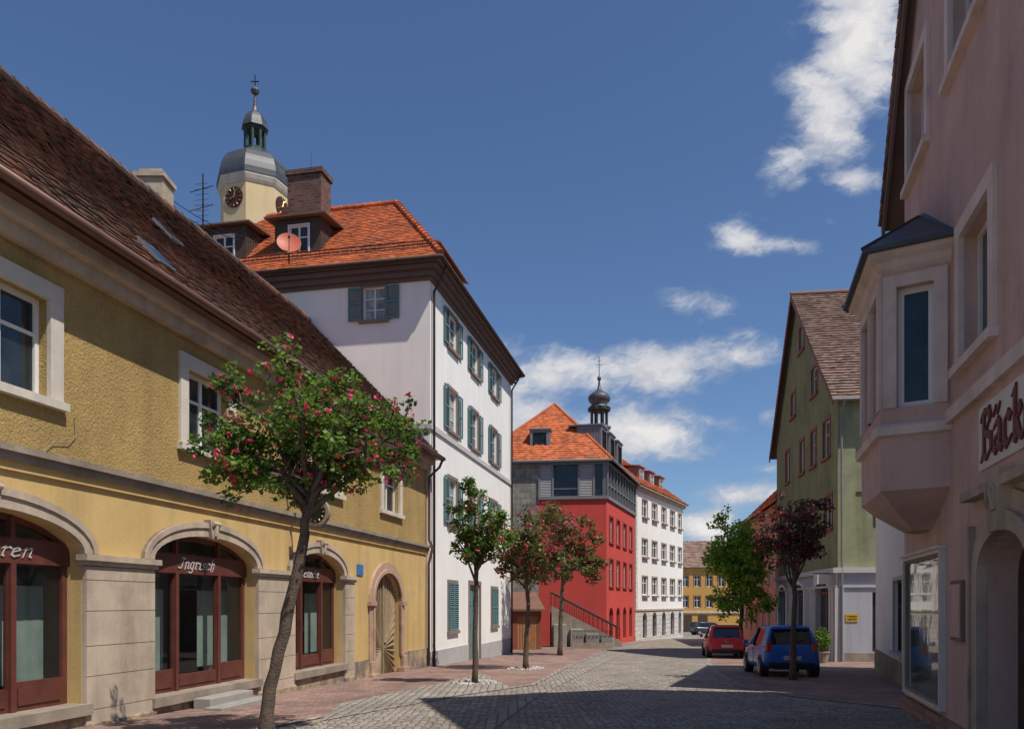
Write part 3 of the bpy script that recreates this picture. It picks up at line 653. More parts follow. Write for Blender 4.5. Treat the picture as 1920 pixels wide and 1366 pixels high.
def dormer(fr,parent,t0_,t1_,z0,z1,depth,wx0,wx1,wz0,wz1,mt='darkbrown',ww=2,oh=.2,roofm='tile_red',wf='white',rise=.25,rth=.1):
    b=MB(); b.wall(fr,rect(t0_,t1_,z0,z1),[rect(wx0,wx1,wz0,wz1)],.1)
    for t in (t0_,t1_):
        b.face([fr.pt(t,0,z0),fr.pt(t,0,z1),fr.pt(t,-depth,z1),fr.pt(t,-depth,z0)])
        o_=-1 if t==t0_ else 1
        j=.12
        while j<depth:
            b.box(fr,min(t,t+o_*.02),max(t,t+o_*.02),-j-.03,-j,z0,z1); j+=.2
    d_=b.build('dormer',M[mt],parent)
    window(fr,d_,wx0,wx1,wz0,wz1,dep=.05,cols=2,rows=2,fw=.06,sur=(wf,.05,.02),fm=wf)
    b=MB(); b.hexa([fr.pt(t0_-oh,oh,z1),fr.pt(t1_+oh,oh,z1),fr.pt(t1_+oh,-depth-.6,z1+rise),fr.pt(t0_-oh,-depth-.6,z1+rise),fr.pt(t0_-oh,oh,z1+rth),fr.pt(t1_+oh,oh,z1+rth),fr.pt(t1_+oh,-depth-.6,z1+rise+rth),fr.pt(t0_-oh,-depth-.6,z1+rise+rth)]); b.build('dormer_roof',M[roofm],d_)
    return d_
fD=Bs.off(0,-.45)
dormer(fD,wr,4.45,6.35,14.2,16.1,1.75,4.95,5.75,14.62,15.85,oh=.3,roofm='browneave',rth=.06)
dormer(fD,wr,7.55,9.4,14.2,16.1,1.75,8.08,8.9,14.6,15.75,oh=.25,roofm='browneave',rth=.06)
fS=B.off(0,-.95); dormer(fS,wr,4.0,8.0,14.2,16.25,1.6,6.8,7.6,14.7,15.8,roofm='browneave',rth=.06,rise=.9)
b=MB(); cf=Fr(-8.5,32.6,-.979,.2055,(0,0)); b.boxuv(cf,-.75,.75,-.9,0,16.2,19.05); b.boxuv(cf,-.82,.82,-.97,.07,19.05,19.25); b.build('chimney',M['brick'],wr)
b=MB(); b.tube([V3((-8.3,32.9,19.1)),V3((-8.3,32.9,20.1))],.012,4); b.build('lightning_rod',M['iron'],wr)
dc=V3((-8.05,28.75,14.45)); ds=thing('satellite_dish','round orange red satellite dish on the roof edge of the white house','satellite dish',dc-UP*.6)
nd=V3((.25,-.9,.35)).normalized(); ax=nd.cross(UP).normalized(); ay=ax.cross(nd)
b=MB(); rings=[]
for i in range(7):
    r=.43*i/6; rings.append([dc+nd*(r*r*.45)+(ax*math.cos(t/20*6.2832)+ay*math.sin(t/20*6.2832))*max(r,.001) for t in range(20)])
for i in range(6):
    for t in range(20): b.face([rings[i][t],rings[i][(t+1)%20],rings[i+1][(t+1)%20],rings[i+1][t]])
b.build('dish',M['dish'],ds,True)
b=MB(); b.tube([dc-ay*.35+nd*.05,dc+nd*.45-ay*.1],.015,5); b.tube([dc+nd*.4-ay*.1,dc+nd*.5-ay*.1],.04,8); b.tube([dc-nd*.02,dc-nd*.15-UP*.1,dc-nd*.15-UP*.6],.025,6); b.build('arm',M['iron'],ds)
an=thing('roof_antenna','tall thin television antenna mast between the two houses','antenna',(-11.6,29.9,12))
b=MB(); b.tube([V3((-11.6,29.9,12.2)),V3((-11.6,29.9,17.6))],.03,6); b.build('mast',M['iron'],an)
b=MB()
for zz in (15.0,16.2,16.9): b.tube([V3((-12.1,29.9,zz)),V3((-11.1,29.6,zz+.1))],.015,5)
for i in range(8): x=-12.1+i*.13; b.tube([V3((x,29.7,16.0+i*.0)),V3((x,29.95,16.5))],.008,4)
for i in range(9): b.tube([V3((-11.9,29.9,15.6+i*.2)),V3((-11.35,29.8,15.6+i*.2))],.008,4)
b.tube([V3((-12.2,29.9,14.3)),V3((-11.6,29.9,14.9)),V3((-10.8,29.8,14.7))],.02,5)
b.build('elements',M['iron'],an)
b=MB()
for (p_,q_) in ((V3((-9.9,21.6,12.9)),V3((-8.9,31,15.6))),(V3((-9.9,21.6,12.6)),V3((-8.6,30.5,15.3)))):
    b.tube([p_.lerp(q_,t/10)-UP*(.5*math.sin(math.pi*t/10)) for t in range(11)],.012,4)
o=b.build('overhead_wire',M['iron']); tag(o,'thin overhead wires from the yellow house chimney to the white house roof','wire')
# ---------------------------------------------------------------- church tower
cx,cy=-17.75,55; ct=thing('church_tower','cream octagonal church tower with slate dome, clock faces and lantern spire','church tower',(cx,cy,gz(55)))
dl=math.radians(26)
ap=2.15; R=ap/math.cos(math.pi/8); rot=math.pi/8+dl
zt=lambda py: zat(py,54.6)
b=MB(); b.lathe((cx,cy),[(R,-1.5),(R,zt(352))],8,rot); b.build('shaft',M['tower'],ct)
b=MB(); b.lathe((cx,cy),[(R*1.02,zt(366)),(R*1.06,zt(361)),(R*1.1,zt(354)),(R*1.1,zt(350))],8,rot); b.build('cornice',M['creamsur'],ct)
pr=[(R*1.12,zt(350)),(R*1.12,zt(340)),(R*1.08,zt(328)),(R*1.01,zt(316)),(R*.88,zt(304)),(R*.68,zt(294)),(R*.46,zt(288)),(R*.36,zt(282))]
b=MB()
pr2=[]
for (r0_,z0_),(r1_,z1_) in zip(pr[:-1],pr[1:]):
    for t in (0,.5): pr2.append((r0_+(r1_-r0_)*t,z0_+(z1_-z0_)*t))
b.lathe((cx,cy),pr2+[pr[-1]],8,rot); dm=b.build('dome',M['slate'],ct)
rl=.66
b=MB(); b.lathe((cx,cy),[(rl*1.2,zt(285)),(rl*1.2,zt(276)),(rl*1.05,zt(275))],8,rot); b.lathe((cx,cy),[(rl*1.0,zt(243)),(rl*1.2,zt(240)),(rl*1.2,zt(234))],8,rot)
for i in range(8):
    a=rot+i*math.pi/4; q=V3((cx+rl*math.cos(a),cy+rl*math.sin(a),zt(277))); b.tube([q,q+UP*(zt(241)-zt(277))],.11,6)
b.build('lantern',M['coppergreen'],ct)
b=MB(); b.lathe((cx,cy),[(rl*1.4,zt(237)),(rl*1.3,zt(228)),(rl*1.1,zt(218)),(rl*.8,zt(210)),(rl*.35,zt(203)),(.13,zt(194)),(.08,zt(174))],8,rot); b.lathe((cx,cy),[(.03,zt(172)),(.22,zt(169)),(.3,zt(164)),(.22,zt(159)),(.04,zt(155))],12); b.build('spire',M['slate'],ct)
b=MB(); b.tube([V3((cx,cy,zt(156))),V3((cx,cy,zt(134)))],.04,5); b.tube([V3((cx-.28,cy,zt(146))),V3((cx+.28,cy,zt(146)))],.04,5); b.build('cross',M['iron'],ct)
for sgn in (-1,1):
    an_=-math.pi/2+sgn*math.pi/4+dl
    nn=V3((math.cos(an_),math.sin(an_),0)); cc=V3((cx,cy,zt(393)))+nn*(ap+.02); rr=V3((-nn.y,nn.x,0))
    b=MB(); b.disc(cc,nn,.68,.06,28); ck=b.build('clock',M['clockred'],ct)
    b=MB()
    for t in range(12):
        e=rr*math.cos(t/12*6.2832)+UP*math.sin(t/12*6.2832); b.tube([cc+nn*.07+e*.48,cc+nn*.07+e*.62],.024,4)
    b.tube([cc+nn*.08,cc+nn*.08+UP*.45+rr*.12],.03,4); b.tube([cc+nn*.09,cc+nn*.09-rr*.3-UP*.1],.035,4); b.build('clock_hands',M['gold'],ck)
rot=math.pi/8
# ---------------------------------------------------------------- red town building
R_=Fr(6.52,55,3.65,11.0,(30,40)); Lr=11.58
Rc=Fr(6.52,55,-1,.12,(0,0)); Wr=9.2
rb=thing('red_building','red plastered building with grey glazed top storey and orange hip roof','building',(4,58,gz(58)))
cu4=[(1142.5,1149.5),(1156,1162),(1168.5,1174),(1180,1185)]
cl=[(R_.u(a),R_.u(c)) for a,c in cu4]
rw=[(5.8,7.6),(2.7,4.6)]
b=MB(); b.wall(R_,rect(0,Lr,-2.2,8.7),[rect(a,c,z0,z1) for a,c in cl for z0,z1 in rw]+[arch(a-.05,c+.05,-1.2,.7,1.2,8) for a,c in cl],.25)
b.wall(Rc,rect(0,4.7,-2.2,8.7),[],.2); b.face([R_.pt(Lr,0,-2),R_.pt(Lr,-9,-2),R_.pt(Lr,-9,8.7),R_.pt(Lr,0,8.7)]); b.build('wall',M['red_wall'],rb)
b=MB(); b.wall(Rc,rect(4.7,Wr,-2.2,11.35),[],.2); b.face([Rc.pt(Wr,0,-2.2),Rc.pt(Wr,-12,-2.2),Rc.pt(Wr,-12,11.35),Rc.pt(Wr,0,11.35)]); b.build('stone_wall',M['blocks'],rb)
for a,c in cl:
    for z0,z1 in rw: window(R_,rb,a,c,z0,z1,dep=.15,fm='white',cols=2,rows=2,fw=.04,sur=('redtrim',.1,.03),sill='redtrim')
    b=MB(); b.wall(R_,arch(a-.03,c+.03,-1.2,.7,1.18,8),[],.1,w=-.2); b.build('arched_window',M['glass'],rb)
b=MB(); z0,z1=8.7,11.3
b.box(Rc,-.15,4.7,-.3,.12,z0,z0+.22); b.box(Rc,-.15,4.7,-.3,.12,z1-.2,z1); b.box(R_,-.1,Lr,-.3,.13,z0+.002,z0+.218); b.box(R_,-.1,Lr,-.3,.13,z1-.198,z1-.002)
for u in [-.1,.85,1.9,3.7,4.65]: b.box(Rc,u-.06,u+.06,-.25,.1,z0+.22,z1-.2)
for j in range(11): u=j*Lr/10; b.box(R_,u-.06,u+.06,-.25,.1,z0+.22,z1-.2)
b.box(R_,0,Lr,-.2,.06,z0+1.0,z0+1.08); b.box(Rc,1.9,3.7,-.2,.06,z0+.7,z0+.76)
gsx=b.build('glazed_storey',M['zinc'],rb)
for u0,u1 in ((.91,1.84),(3.76,4.59)):
    b=MB(); j=z0+.25
    while j<z1-.25: b.hexa([Rc.pt(u0,-.02,j+.07),Rc.pt(u1,-.02,j+.07),Rc.pt(u1,.06,j),Rc.pt(u0,.06,j),Rc.pt(u0,-.02,j+.09),Rc.pt(u1,-.02,j+.09),Rc.pt(u1,.06,j+.02),Rc.pt(u0,.06,j+.02)]); j+=.11
    b.box(Rc,u0,u1,-.1,-.03,z0+.22,z1-.2)
    b.build('louvre_panel',M['bandgrey'],gsx)
b=MB(); b.face([Rc.pt(-.1,-.12,z0),Rc.pt(4.7,-.12,z0),Rc.pt(4.7,-.12,z1),Rc.pt(-.1,-.12,z1)]); b.face([R_.pt(0,-.1,z0),R_.pt(Lr,-.1,z0),R_.pt(Lr,-.1,z1),R_.pt(0,-.1,z1)]); b.build('pane',M['glass'],gsx)
zr_=11.35
E0=Rc.pt(-.35,.35,zr_)+R_.n*.1; E1=Rc.pt(Wr+.3,.35,zr_); Ya=59.5; AP=V3(((1040-960)/F*Ya,Ya,zat(757,Ya)))
E3=R_.pt(Lr+.3,.4,zr_); E4=E1+R_.d*(Lr+.5); AP2=AP+R_.d*(Lr-3.0)
def roofquad(mb,pts,cv=.3,cu=.3,lift=.04):
    O=pts[0]; U=(pts[1]-O).normalized(); Nn=U.cross(pts[2]-O).normalized(); Vv=Nn.cross(U)
    if Vv.z<0: Vv=-Vv
    poly=[((p-O).dot(U),(p-O).dot(Vv)) for p in pts]
    tiles(mb,O,U,Vv,poly,cv,cu,lift,.01)
b=MB(); roofquad(b,[E0,E1,AP],.25,.25,.03); roofquad(b,[E0,E3,AP2,AP]); b.face([E1,E4,AP2,AP]); b.face([E3,E4,AP2]); rr_=b.build('roof',M['tile_orange'],rb,fix=False)
b=MB(); b.tube([E0,AP],.1,6); b.tube([E1,AP],.1,6); b.tube([AP,AP2],.1,6); b.build('ridge_tiles',M['tile_orange'],rr_)
b=MB(); b.tube([E0-UP*.02,E1-UP*.02],.09,6); b.tube([E0-UP*.02,E3-UP*.02],.09,6); b.build('gutter',M['zinc'],rb)
u0,u1=Rc.u(1031,-.75),Rc.u(994,-.75); fd=Rc.off(0,-.75)
dormer(fd,rr_,u0,u1,12.0,13.75,1.9,u0+.3,u1-.25,12.35,13.5,'zinc',1,.08,'zinc','iron',.02)
fd=R_.off(0,-.6)
for ua in (1.2,4.2,7.2): dormer(fd,rr_,ua,ua+1.9,12.0,14.1,1.8,ua+.3,ua+1.6,12.45,13.8,'zinc',1,.1,'zinc','iron',.05)
qc=V3(((1123.5-960)/F*64,64,0)); zc=lambda py: zat(py,64)
b=MB(); b.lathe(qc,[(.85,13.0),(.85,zc(805)),(1.0,zc(803)),(.98,zc(800))],8,rot); b.build('cupola_base',M['zinc'],rb)
b=MB(); b.lathe(qc,[(.72,zc(801)),(.72,zc(797))],8,rot); b.lathe(qc,[(.7,zc(772)),(.95,zc(770)),(.95,zc(765))],8,rot)
for i in range(8):
    a=rot+i*math.pi/4; q=V3((qc.x+.64*math.cos(a),qc.y+.64*math.sin(a),zc(799))); b.tube([q,q+UP*(zc(769)-zc(799))],.09,6)
cp=b.build('cupola',M['coppergreen'],rb)
b=MB(); b.lathe(qc,[(.95,zc(766)),(.75,zc(762)),(.6,zc(758)),(.85,zc(752)),(.92,zc(746)),(.78,zc(740)),(.45,zc(735)),(.18,zc(730)),(.09,zc(722)),(.07,zc(714)),(.16,zc(711)),(.16,zc(708)),(.04,zc(704)),(.03,zc(668))],12); b.build('onion_dome',M['slate'],cp,True)
b=MB(); b.tube([V3((qc.x-.2,qc.y,zc(683))),V3((qc.x+.25,qc.y,zc(683)))],.03,4); b.tube([V3((qc.x-.15,qc.y,zc(676))),V3((qc.x+.15,qc.y,zc(676)))],.03,4); b.build('weathervane',M['gold'],cp)
# ---------------------------------------------------------------- white town house 2
W2=Fr((1191-960)/F*66,66,7.04,14.3,(30,40)); L2=15.9; ze2=11.3
w2=thing('white_town_house','distant white building with rows of paired windows and red roof behind the red one','building',(14,73,gz(73)))
pxs=[(1203.5,1214),(1222,1232),(1240,1249),(1256,1265),(1271,1278)]
c2=[(W2.u(a),W2.u(c)) for a,c in pxs]; r2=[(8.9,10.4),(5.5,7.0),(2.2,3.8)]
b=MB(); b.wall(W2,rect(0,L2,.9,ze2),[rect(a,c,z0,z1) for a,c in c2 for z0,z1 in r2],.25); 
b.face([W2.pt(0,0,.9),W2.pt(0,-10,.9),W2.pt(0,-10,ze2),W2.pt(0,0,ze2)]); b.face([W2.pt(L2,0,.9),W2.pt(L2,-10,.9),W2.pt(L2,-10,ze2),W2.pt(L2,0,ze2)]); b.build('upper_wall',M['white_wall'],w2)
b=MB(); b.wall(W2,rect(0,L2,-2.6,.9),[arch(a+.2,c-.2,-1.5,.2,.7,8) for a,c in c2],.3,w=.02); b.wall(W2,rect(0,.5,.9,ze2-.4),[],.1,w=.04); b.build('stone_base',M['rustic'],w2)
b=MB(); b.box(W2,-.1,L2+.1,-.05,.1,.85,1.0); b.build('string_course',M['sand'],w2)
b=MB(); b.box(W2,-.1,L2+.1,-.05,.25,ze2-.35,ze2-.1); b.box(W2,-.2,L2+.2,-.05,.45,ze2-.1,ze2+.05); b.build('cornice',M['sand'],w2)
for a,c in c2:
    for z0,z1 in r2: 
        W=window(W2,w2,a,c,z0,z1,dep=.12,cols=2,rows=2,fw=.1,sur=('sand',.1,.03))
        q=MB(); q.box(W2,a,c,.02,.2,z0-.2,z0-.04); q.build('flower_box',M['browntrim'],W)
    b=MB(); b.wall(W2,arch(a+.22,c-.22,-1.5,.2,.68,8),[],.1,w=-.2); b.build('arched_window',M['glass'],w2)
o0,o1=W2.pt(-.5,.5,ze2+.05),W2.pt(L2+.5,.5,ze2+.05); a0,a1=W2.pt(3.4,-5,ze2+4.4),W2.pt(L2-3.4,-5,ze2+4.4)
b=MB(); roofquad(b,[o0,o1,a1,a0],.4,.4); roofquad(b,[W2.pt(-.5,-10.5,ze2+.05),o0,a0],.4,.4); b.face([o1,W2.pt(L2+.5,-10.5,ze2+.05),a1]); b.face([W2.pt(-.5,-10.5,ze2),W2.pt(L2+.5,-10.5,ze2),a1,a0]); r2o=b.build('roof',M['tile_orange'],w2,fix=False)
fd=W2.off(0,-.9)
for ua in (4.0,7.2,10.4): dormer(fd,r2o,ua,ua+1.5,ze2+.6,ze2+2.2,1.6,ua+.25,ua+1.25,ze2+.9,ze2+2.0,'browntrim',1,.15,'tile_red')
# ---------------------------------------------------------------- far end houses
def farhouse(name,label,fr,L,D,zg,ze,rise,wm,rm,cols,rows,hip=0,fm='white',surm='white'):
    r=thing(name,label,'house',tuple(fr.pt(L/2,-D/2,zg)))
    hs=[]
    for a,c in cols:
        for z0,z1 in rows: hs.append(rect(a,c,z0,z1))
    b=MB(); b.wall(fr,rect(0,L,zg-.6,ze),hs,.2)
    for u in (0,L): b.face([fr.pt(u,0,zg-.6),fr.pt(u,-D,zg-.6),fr.pt(u,-D,ze),fr.pt(u,-D/2,ze+(rise if not hip else 0)),fr.pt(u,0,ze)])
    b.face([fr.pt(0,-D,zg-.6),fr.pt(L,-D,zg-.6),fr.pt(L,-D,ze),fr.pt(0,-D,ze)]); b.build('wall',M[wm],r)
    for a,c in cols:
        for z0,z1 in rows: window(fr,r,a,c,z0,z1,dep=.12,fm=fm,fw=.07,sur=(surm,.1,.03))
    b=MB(); roofquad(b,[fr.pt(-.3,.4,ze-.1),fr.pt(L+.3,.4,ze-.1),fr.pt(L+.3-hip,-D/2,ze+rise),fr.pt(-.3+hip,-D/2,ze+rise)],.4,.4)
    b.face([fr.pt(-.3,-D-.4,ze-.1),fr.pt(L+.3,-D-.4,ze-.1),fr.pt(L+.3-hip,-D/2,ze+rise),fr.pt(-.3+hip,-D/2,ze+rise)])
    b.build('roof',M[rm],r,fix=False); return r
fy=Fr(22.0,112,1,0,(0,0)); 
oh_=farhouse('ochre_house','ochre yellow house with brown roof closing the far end of the street',fy,12,9,gz(112),6.6,4.0,'ochre_far','tile_pink',[(1.9,2.8),(3.6,4.5),(5.3,6.2),(7,7.9)],[(.9,2.5),(3.8,5.4)],0,'white','winred')
for a in (2.0,4.2): b=MB(); b.box(fy,a,a+1.3,.01,.06,gz(112),-.2); b.build('door',M['darkbrown'],oh_)
b=MB(); b.box(fy,-.1,12.1,0,.15,.1,.4); b.build('string_course',M['creamsur'],oh_)
fp=Fr(16.9,50.0,2.9,19.5,(0,60)); 
farhouse('peach_house','peach coloured house with orange roof beyond the green gabled house',fp,19,9,gz(58),8.0,4.6,'peach','tile_orange',[(1+j*2.7,2+j*2.7) for j in range(6)],[(-.6,1.0),(2.6,4.2)],0,'white','pinktrim')
# ---------------------------------------------------------------- green house
kg=.13; G=Fr(13.5,33,kg,1,(0,35)); Lg=12.6; zg_=10.2
Gc=Fr(13.5,33,1,-kg,(0,0)); Wg=9.5
gh=thing('green_house','moss green gabled house with red brown windows and arched shop below','house',(18,38,gz(38)))
pu=(40.3-33)/G.d.y; zap=17.0
def gw(px0,px1,py0,py1):
    a,c=G.u(px0),G.u(px1); Y=(G.p+G.d*((a+c)/2)).y
    return (min(a,c),max(a,c),zat(py1,Y),zat(py0,Y))
GW=[gw(1499.5,1507,612,658),gw(1484,1491.5,738,782),gw(1522,1532.5,688,740),
 gw(1473.5,1480,846,905),gw(1500.5,1508,826,887),gw(1521,1530,808,874),gw(1544,1556,788,858),
 gw(1471,1478,962,1010),gw(1497,1505,953,1003),gw(1519,1528,943,997),gw(1547,1560,930,992)]
zs_=2.95
SA=[gw(1462,1476,1100,1195),gw(1489,1510,1095,1200),gw(1530,1558,1090,1215)]
b=MB(); b.wall(G,[(0,zs_),(Lg,zs_),(Lg,zg_),(pu,zap),(0,zg_)],[rect(*g) for g in GW],.2); b.build('gable_wall',M['green_wall'],gh)
b=MB(); b.wall(Gc,rect(0.004,Wg,2.95,zg_),[rect(.7,1.5,7.6,9.1),rect(.7,1.5,4.6,6.1)],.06); b.box(Gc,.7,1.5,-.1,-.06,7.6,9.1); b.box(Gc,.7,1.5,-.1,-.06,4.6,6.1); b.build('side_wall',M['green_lit'],gh)
b=MB(); b.wall(G,rect(0,Lg,-2.2,zs_),[arch(g[0],g[1],-1.0,g[3]-.5,g[3],10) for g in SA],.3,w=.05); b.wall(Gc,rect(-.05,Wg,-2.2,2.95),[rect(1.35,3.6,-.5,1.95)],.25,w=.05); b.build('shop_wall',M['lilac'],gh)
b=MB(); b.box(G,-.1,Lg,-.02,.22,zs_-.2,zs_+.02); b.box(Gc,-.23,Wg,-.02,.2,zs_-.198,zs_+.018); b.build('string_course',M['bandgrey'],gh)
b=MB(); b.box(G,-.08,Lg,-.02,.12,2.15,2.25); b.box(Gc,-.11,Wg,-.02,.11,2.152,2.248); b.build('string_course',M['bandgrey'],gh)
for g in SA:
    b=MB(); b.wall(G,arch(g[0]+.01,g[1]-.01,-1.0,g[3]-.5,g[3]-.01,10),[],.1,w=-.2); aw=b.build('arched_window',M['glass'],gh)
    b=MB(); arch_ring(b,G,g[0],g[1],-1,g[3]-.5,g[3],.16,0,.1,True,12); b.build('surround',M['white'],aw)
    b=MB(); m_=(g[0]+g[1])/2; b.box(G,m_-.05,m_+.05,-.22,-.15,-1,g[3]-.05); b.box(G,g[0],g[1],-.22,-.14,g[3]-.55,g[3]-.45); b.build('frame',M['winred'],aw)
for uu_ in (.25,3.9,8.4):
    b=MB(); b.box(G,uu_-.18,uu_+.18,.04,.16,-2,2.1); b.box(G,uu_-.24,uu_+.24,.04,.2,2.0,2.14); b.box(G,uu_-.24,uu_+.24,.04,.2,-2,-.6); b.build('pilaster',M['bandgrey'],gh)
b=MB(); b.box(Gc,-.15,.2,.04,.14,-2,2.14); b.build('pilaster',M['bandgrey'],gh)
b=MB(); b.box(Gc,0.2,Wg,.04,.1,-2,-.55); b.build('plinth',M['sandgrey'],gh)
W=window(Gc,gh,1.35,3.6,-.5,1.95,dep=.15,w=.05,fm='iron',cols=2,rows=1,gl='glass')
for i,g in enumerate(GW): window(G,gh,*g,dep=.12,fm='white',cols=2,rows=2,sur=('winred',.13,.03),sill='winred',fw=.05)
ro=.35
a0=G.pt(-.5,ro,zg_-.35); a1=a0+Gc.d*(Wg+.5); p0=G.pt(pu,ro,zap+.1); p1=p0+Gc.d*(Wg+.5); c0=G.pt(Lg+.45,ro,zg_-.35); c1=c0+Gc.d*(Wg+.5)
b=MB(); roofquad(b,[a0,a1,p1,p0],.24,.24,.06); roofquad(b,[c0,c1,p1,p0],.25,.4,.05); gr=b.build('roof',M['tile_pink'],gh,fix=False)
b=MB()
for q0,q1 in ((a0,p0),(c0,p0)):
    b.hexa([q0-UP*.25,q1-UP*.25,q1-UP*.25+Gc.d*.06,q0-UP*.25+Gc.d*.06,q0-UP*.02,q1-UP*.02,q1-UP*.02+Gc.d*.06,q0-UP*.02+Gc.d*.06])
b.build('bargeboard',M['winred'],gr)
b=MB(); e=UP*.07; b.face([a0-e,a1-e,p1-e,p0-e]); b.face([c0-e,c1-e,p1-e,p0-e]); b.build('roof_underside',M['darkbrown'],gr)
b=MB(); b.tube([p0+UP*.03,p1+UP*.03],.13,8); b.build('ridge_tiles',M['tile_pink'],gr)
b=MB(); b.tube([a0-UP*.03,a1-UP*.03],.07,8); b.tube([a0+Gc.d*.5-UP*.05,Gc.pt(.12,.1,zg_-1),Gc.pt(.12,.2,-1)],.045,6); b.build('gutter',M['zinc'],gh)
ys_=thing('notice_sign','small yellow notice sign on the grey lilac shop wall','sign',Gc.pt(.6,.06,.9)); b=MB(); b.box(Gc,.3,.78,.055,.08,.74,1.06); b.build('board',M['signyellow'],ys_)
for j,(s_,zz) in enumerate((('PARKEN',.93),('VERBOTEN',.81))): text(s_,.09,Gc.pt(.35,.083,zz),Gc.d,UP,M['darkpaint'],'lettering',ys_,.003,0,0,.38)
bl=thing('projecting_sign','small white projecting sign at the corner of the grey shop','sign',G.pt(.4,.1,2.3)); b=MB(); b.box(G,.38,.46,.22,.85,2.3,2.7); b.build('panel',M['signwhite'],bl); b=MB(); b.tube([G.pt(.42,0,2.75),G.pt(.42,.9,2.75)],.02,5); b.build('bracket',M['iron'],bl)
# ---------------------------------------------------------------- white house between pink and green
Wx=Fr(12.1,26.5,-3.9,-11,(0,20)); wa=thing('white_annex','white house with one ground floor window between pink and green houses','house',(13,21,gz(21)))
u0,u1=sorted((Wx.u(1676),Wx.u(1693))); HA=8.6
b=MB(); b.wall(Wx,rect(0,11.0,-1.5,HA),[rect(u0,u1,.2,2.1)],.2)
for uu_ in (0,11.0): b.face([Wx.pt(uu_,0,-1.5),Wx.pt(uu_,-7,-1.5),Wx.pt(uu_,-7,HA),Wx.pt(uu_,-3.5,HA+2.6),Wx.pt(uu_,0,HA)])
b.build('wall',M['white_wall'],wa)
b=MB(); roofquad(b,[Wx.pt(-.0,.25,HA-.1),Wx.pt(11,.25,HA-.1),Wx.pt(11,-3.5,HA+2.65),Wx.pt(0,-3.5,HA+2.65)],.3,.3); b.face([Wx.pt(-.0,-7.2,HA-.1),Wx.pt(11,-7.2,HA-.1),Wx.pt(11,-3.5,HA+2.65),Wx.pt(0,-3.5,HA+2.65)]); b.build('roof',M['tile_pink'],wa,fix=False)
window(Wx,wa,u0,u1,.2,2.1,dep=.12,fm='darkbrown',sur=('bandgrey',.1,.03),sill='bandgrey')
b=MB(); b.box(Wx,0,11.0,-.02,.04,-1.5,.0); b.build('plinth',M['sandgrey'],wa)
# ---------------------------------------------------------------- pink house
kp=.291; Pk=Fr(7.0,14.2,kp,1,(0,12))
ph=thing('pink_house','pink plastered gabled bakery house with projecting corner bay window','house',(11,10,gz(10)))
up=lambda Y:(Y-14.2)/Pk.d.y
uL=-9.5; uA=-3.9; zEv=10.2; zAp=15.3; sl=(zAp-zEv)/(-uA); zL=zAp-(uA-uL)*sl
wins=[(up(9.2),up(10.45),4.62,6.3),(up(12.45),up(13.75),8.7,10.3),(up(9.5),up(11.0),8.75,10.35)]
shp=(up(11.35),up(13.85),.02,2.22); dor=(up(7.75),up(9.45),-.35,2.3)
hl=[rect(*w) for w in wins]
b=MB(); b.wall(Pk,[(uL,3.9),(0,3.9),(0,zEv),(uA,zAp),(uL,zL)],hl,.3); 
b.face([Pk.pt(0,0,3.9),Pk.pt(0,-9,3.9),Pk.pt(0,-9,zEv),Pk.pt(0,0,zEv)]); b.face([Pk.pt(uL,0,3.9),Pk.pt(uL,-9,3.9),Pk.pt(uL,-9,zL),Pk.pt(uL,0,zL)]); b.build('upper_wall',M['pink'],ph)
b=MB(); b.wall(Pk,rect(uL,0,-1,3.9),[arch(dor[0],dor[1],dor[2],1.85,2.3,10)],.4)
b.face([Pk.pt(0,0,-1),Pk.pt(0,-9,-1),Pk.pt(0,-9,3.9),Pk.pt(0,0,3.9)]); b.build('lower_wall',M['pinklow'],ph)
for w in wins: window(Pk,ph,*w,dep=.2,cols=2,rows=1,sur=('pinktrim',.2,.05),sill='pinktrim',fw=.07,cap=.0)
b=MB(); b.box(Pk,uL,-3.26,-.02,.08,3.97,4.15); b.build('string_course',M['pinktrim'],ph)
b=MB(); b.boxuv(Pk,dor[1]+.55,.04,-.02,.06,-1,-.12); b.build('plinth',M['pinkbrick'],ph)
u0,u1,z0,z1=shp; b=MB(); t=.06
b.box(Pk,u0-t,u0,-.02,.09,z0-t,z1+t); b.box(Pk,u1,u1+t,-.02,.09,z0-t,z1+t); b.box(Pk,u0,u1,-.02,.09,z1,z1+t); b.box(Pk,u0,u1,-.02,.09,z0-t,z0); b.box(Pk,u0-t-.03,u1+t+.03,-.02,.13,z1+t,z1+t+.04)
sw_=b.build('display_window',M['signwhite'],ph); b=MB(); b.face([Pk.pt(u0,.03,z0),Pk.pt(u1,.03,z0),Pk.pt(u1,.03,z1),Pk.pt(u0,.03,z1)]); b.build('pane',M['mirrorglass'],sw_)
b=MB(); b.box(Pk,u0,u0+.05,.03,.06,z0,z1); b.box(Pk,u1-.05,u1,.03,.06,z0,z1); b.box(Pk,u0+.05,u1-.05,.03,.06,z1-.05,z1); b.box(Pk,u0+.05,u1-.05,.03,.06,z0,z0+.05); b.build('inner_frame',M['sandgrey'],sw_)
u0,u1=sorted((Pk.u(1789),Pk.u(1810))); b=MB(); b.box(Pk,u0,u1,0.0,.05,1.0,1.8); o=b.build('wall_case',M['browntrim'],None); tag(o,'narrow wooden notice case on the pink wall beside the display window','notice case')
bb=MB(); bb.box(Pk,u0+.05,u1-.05,.05,.058,1.05,1.75); x=bb.build('panel',M['pinklow'],o)
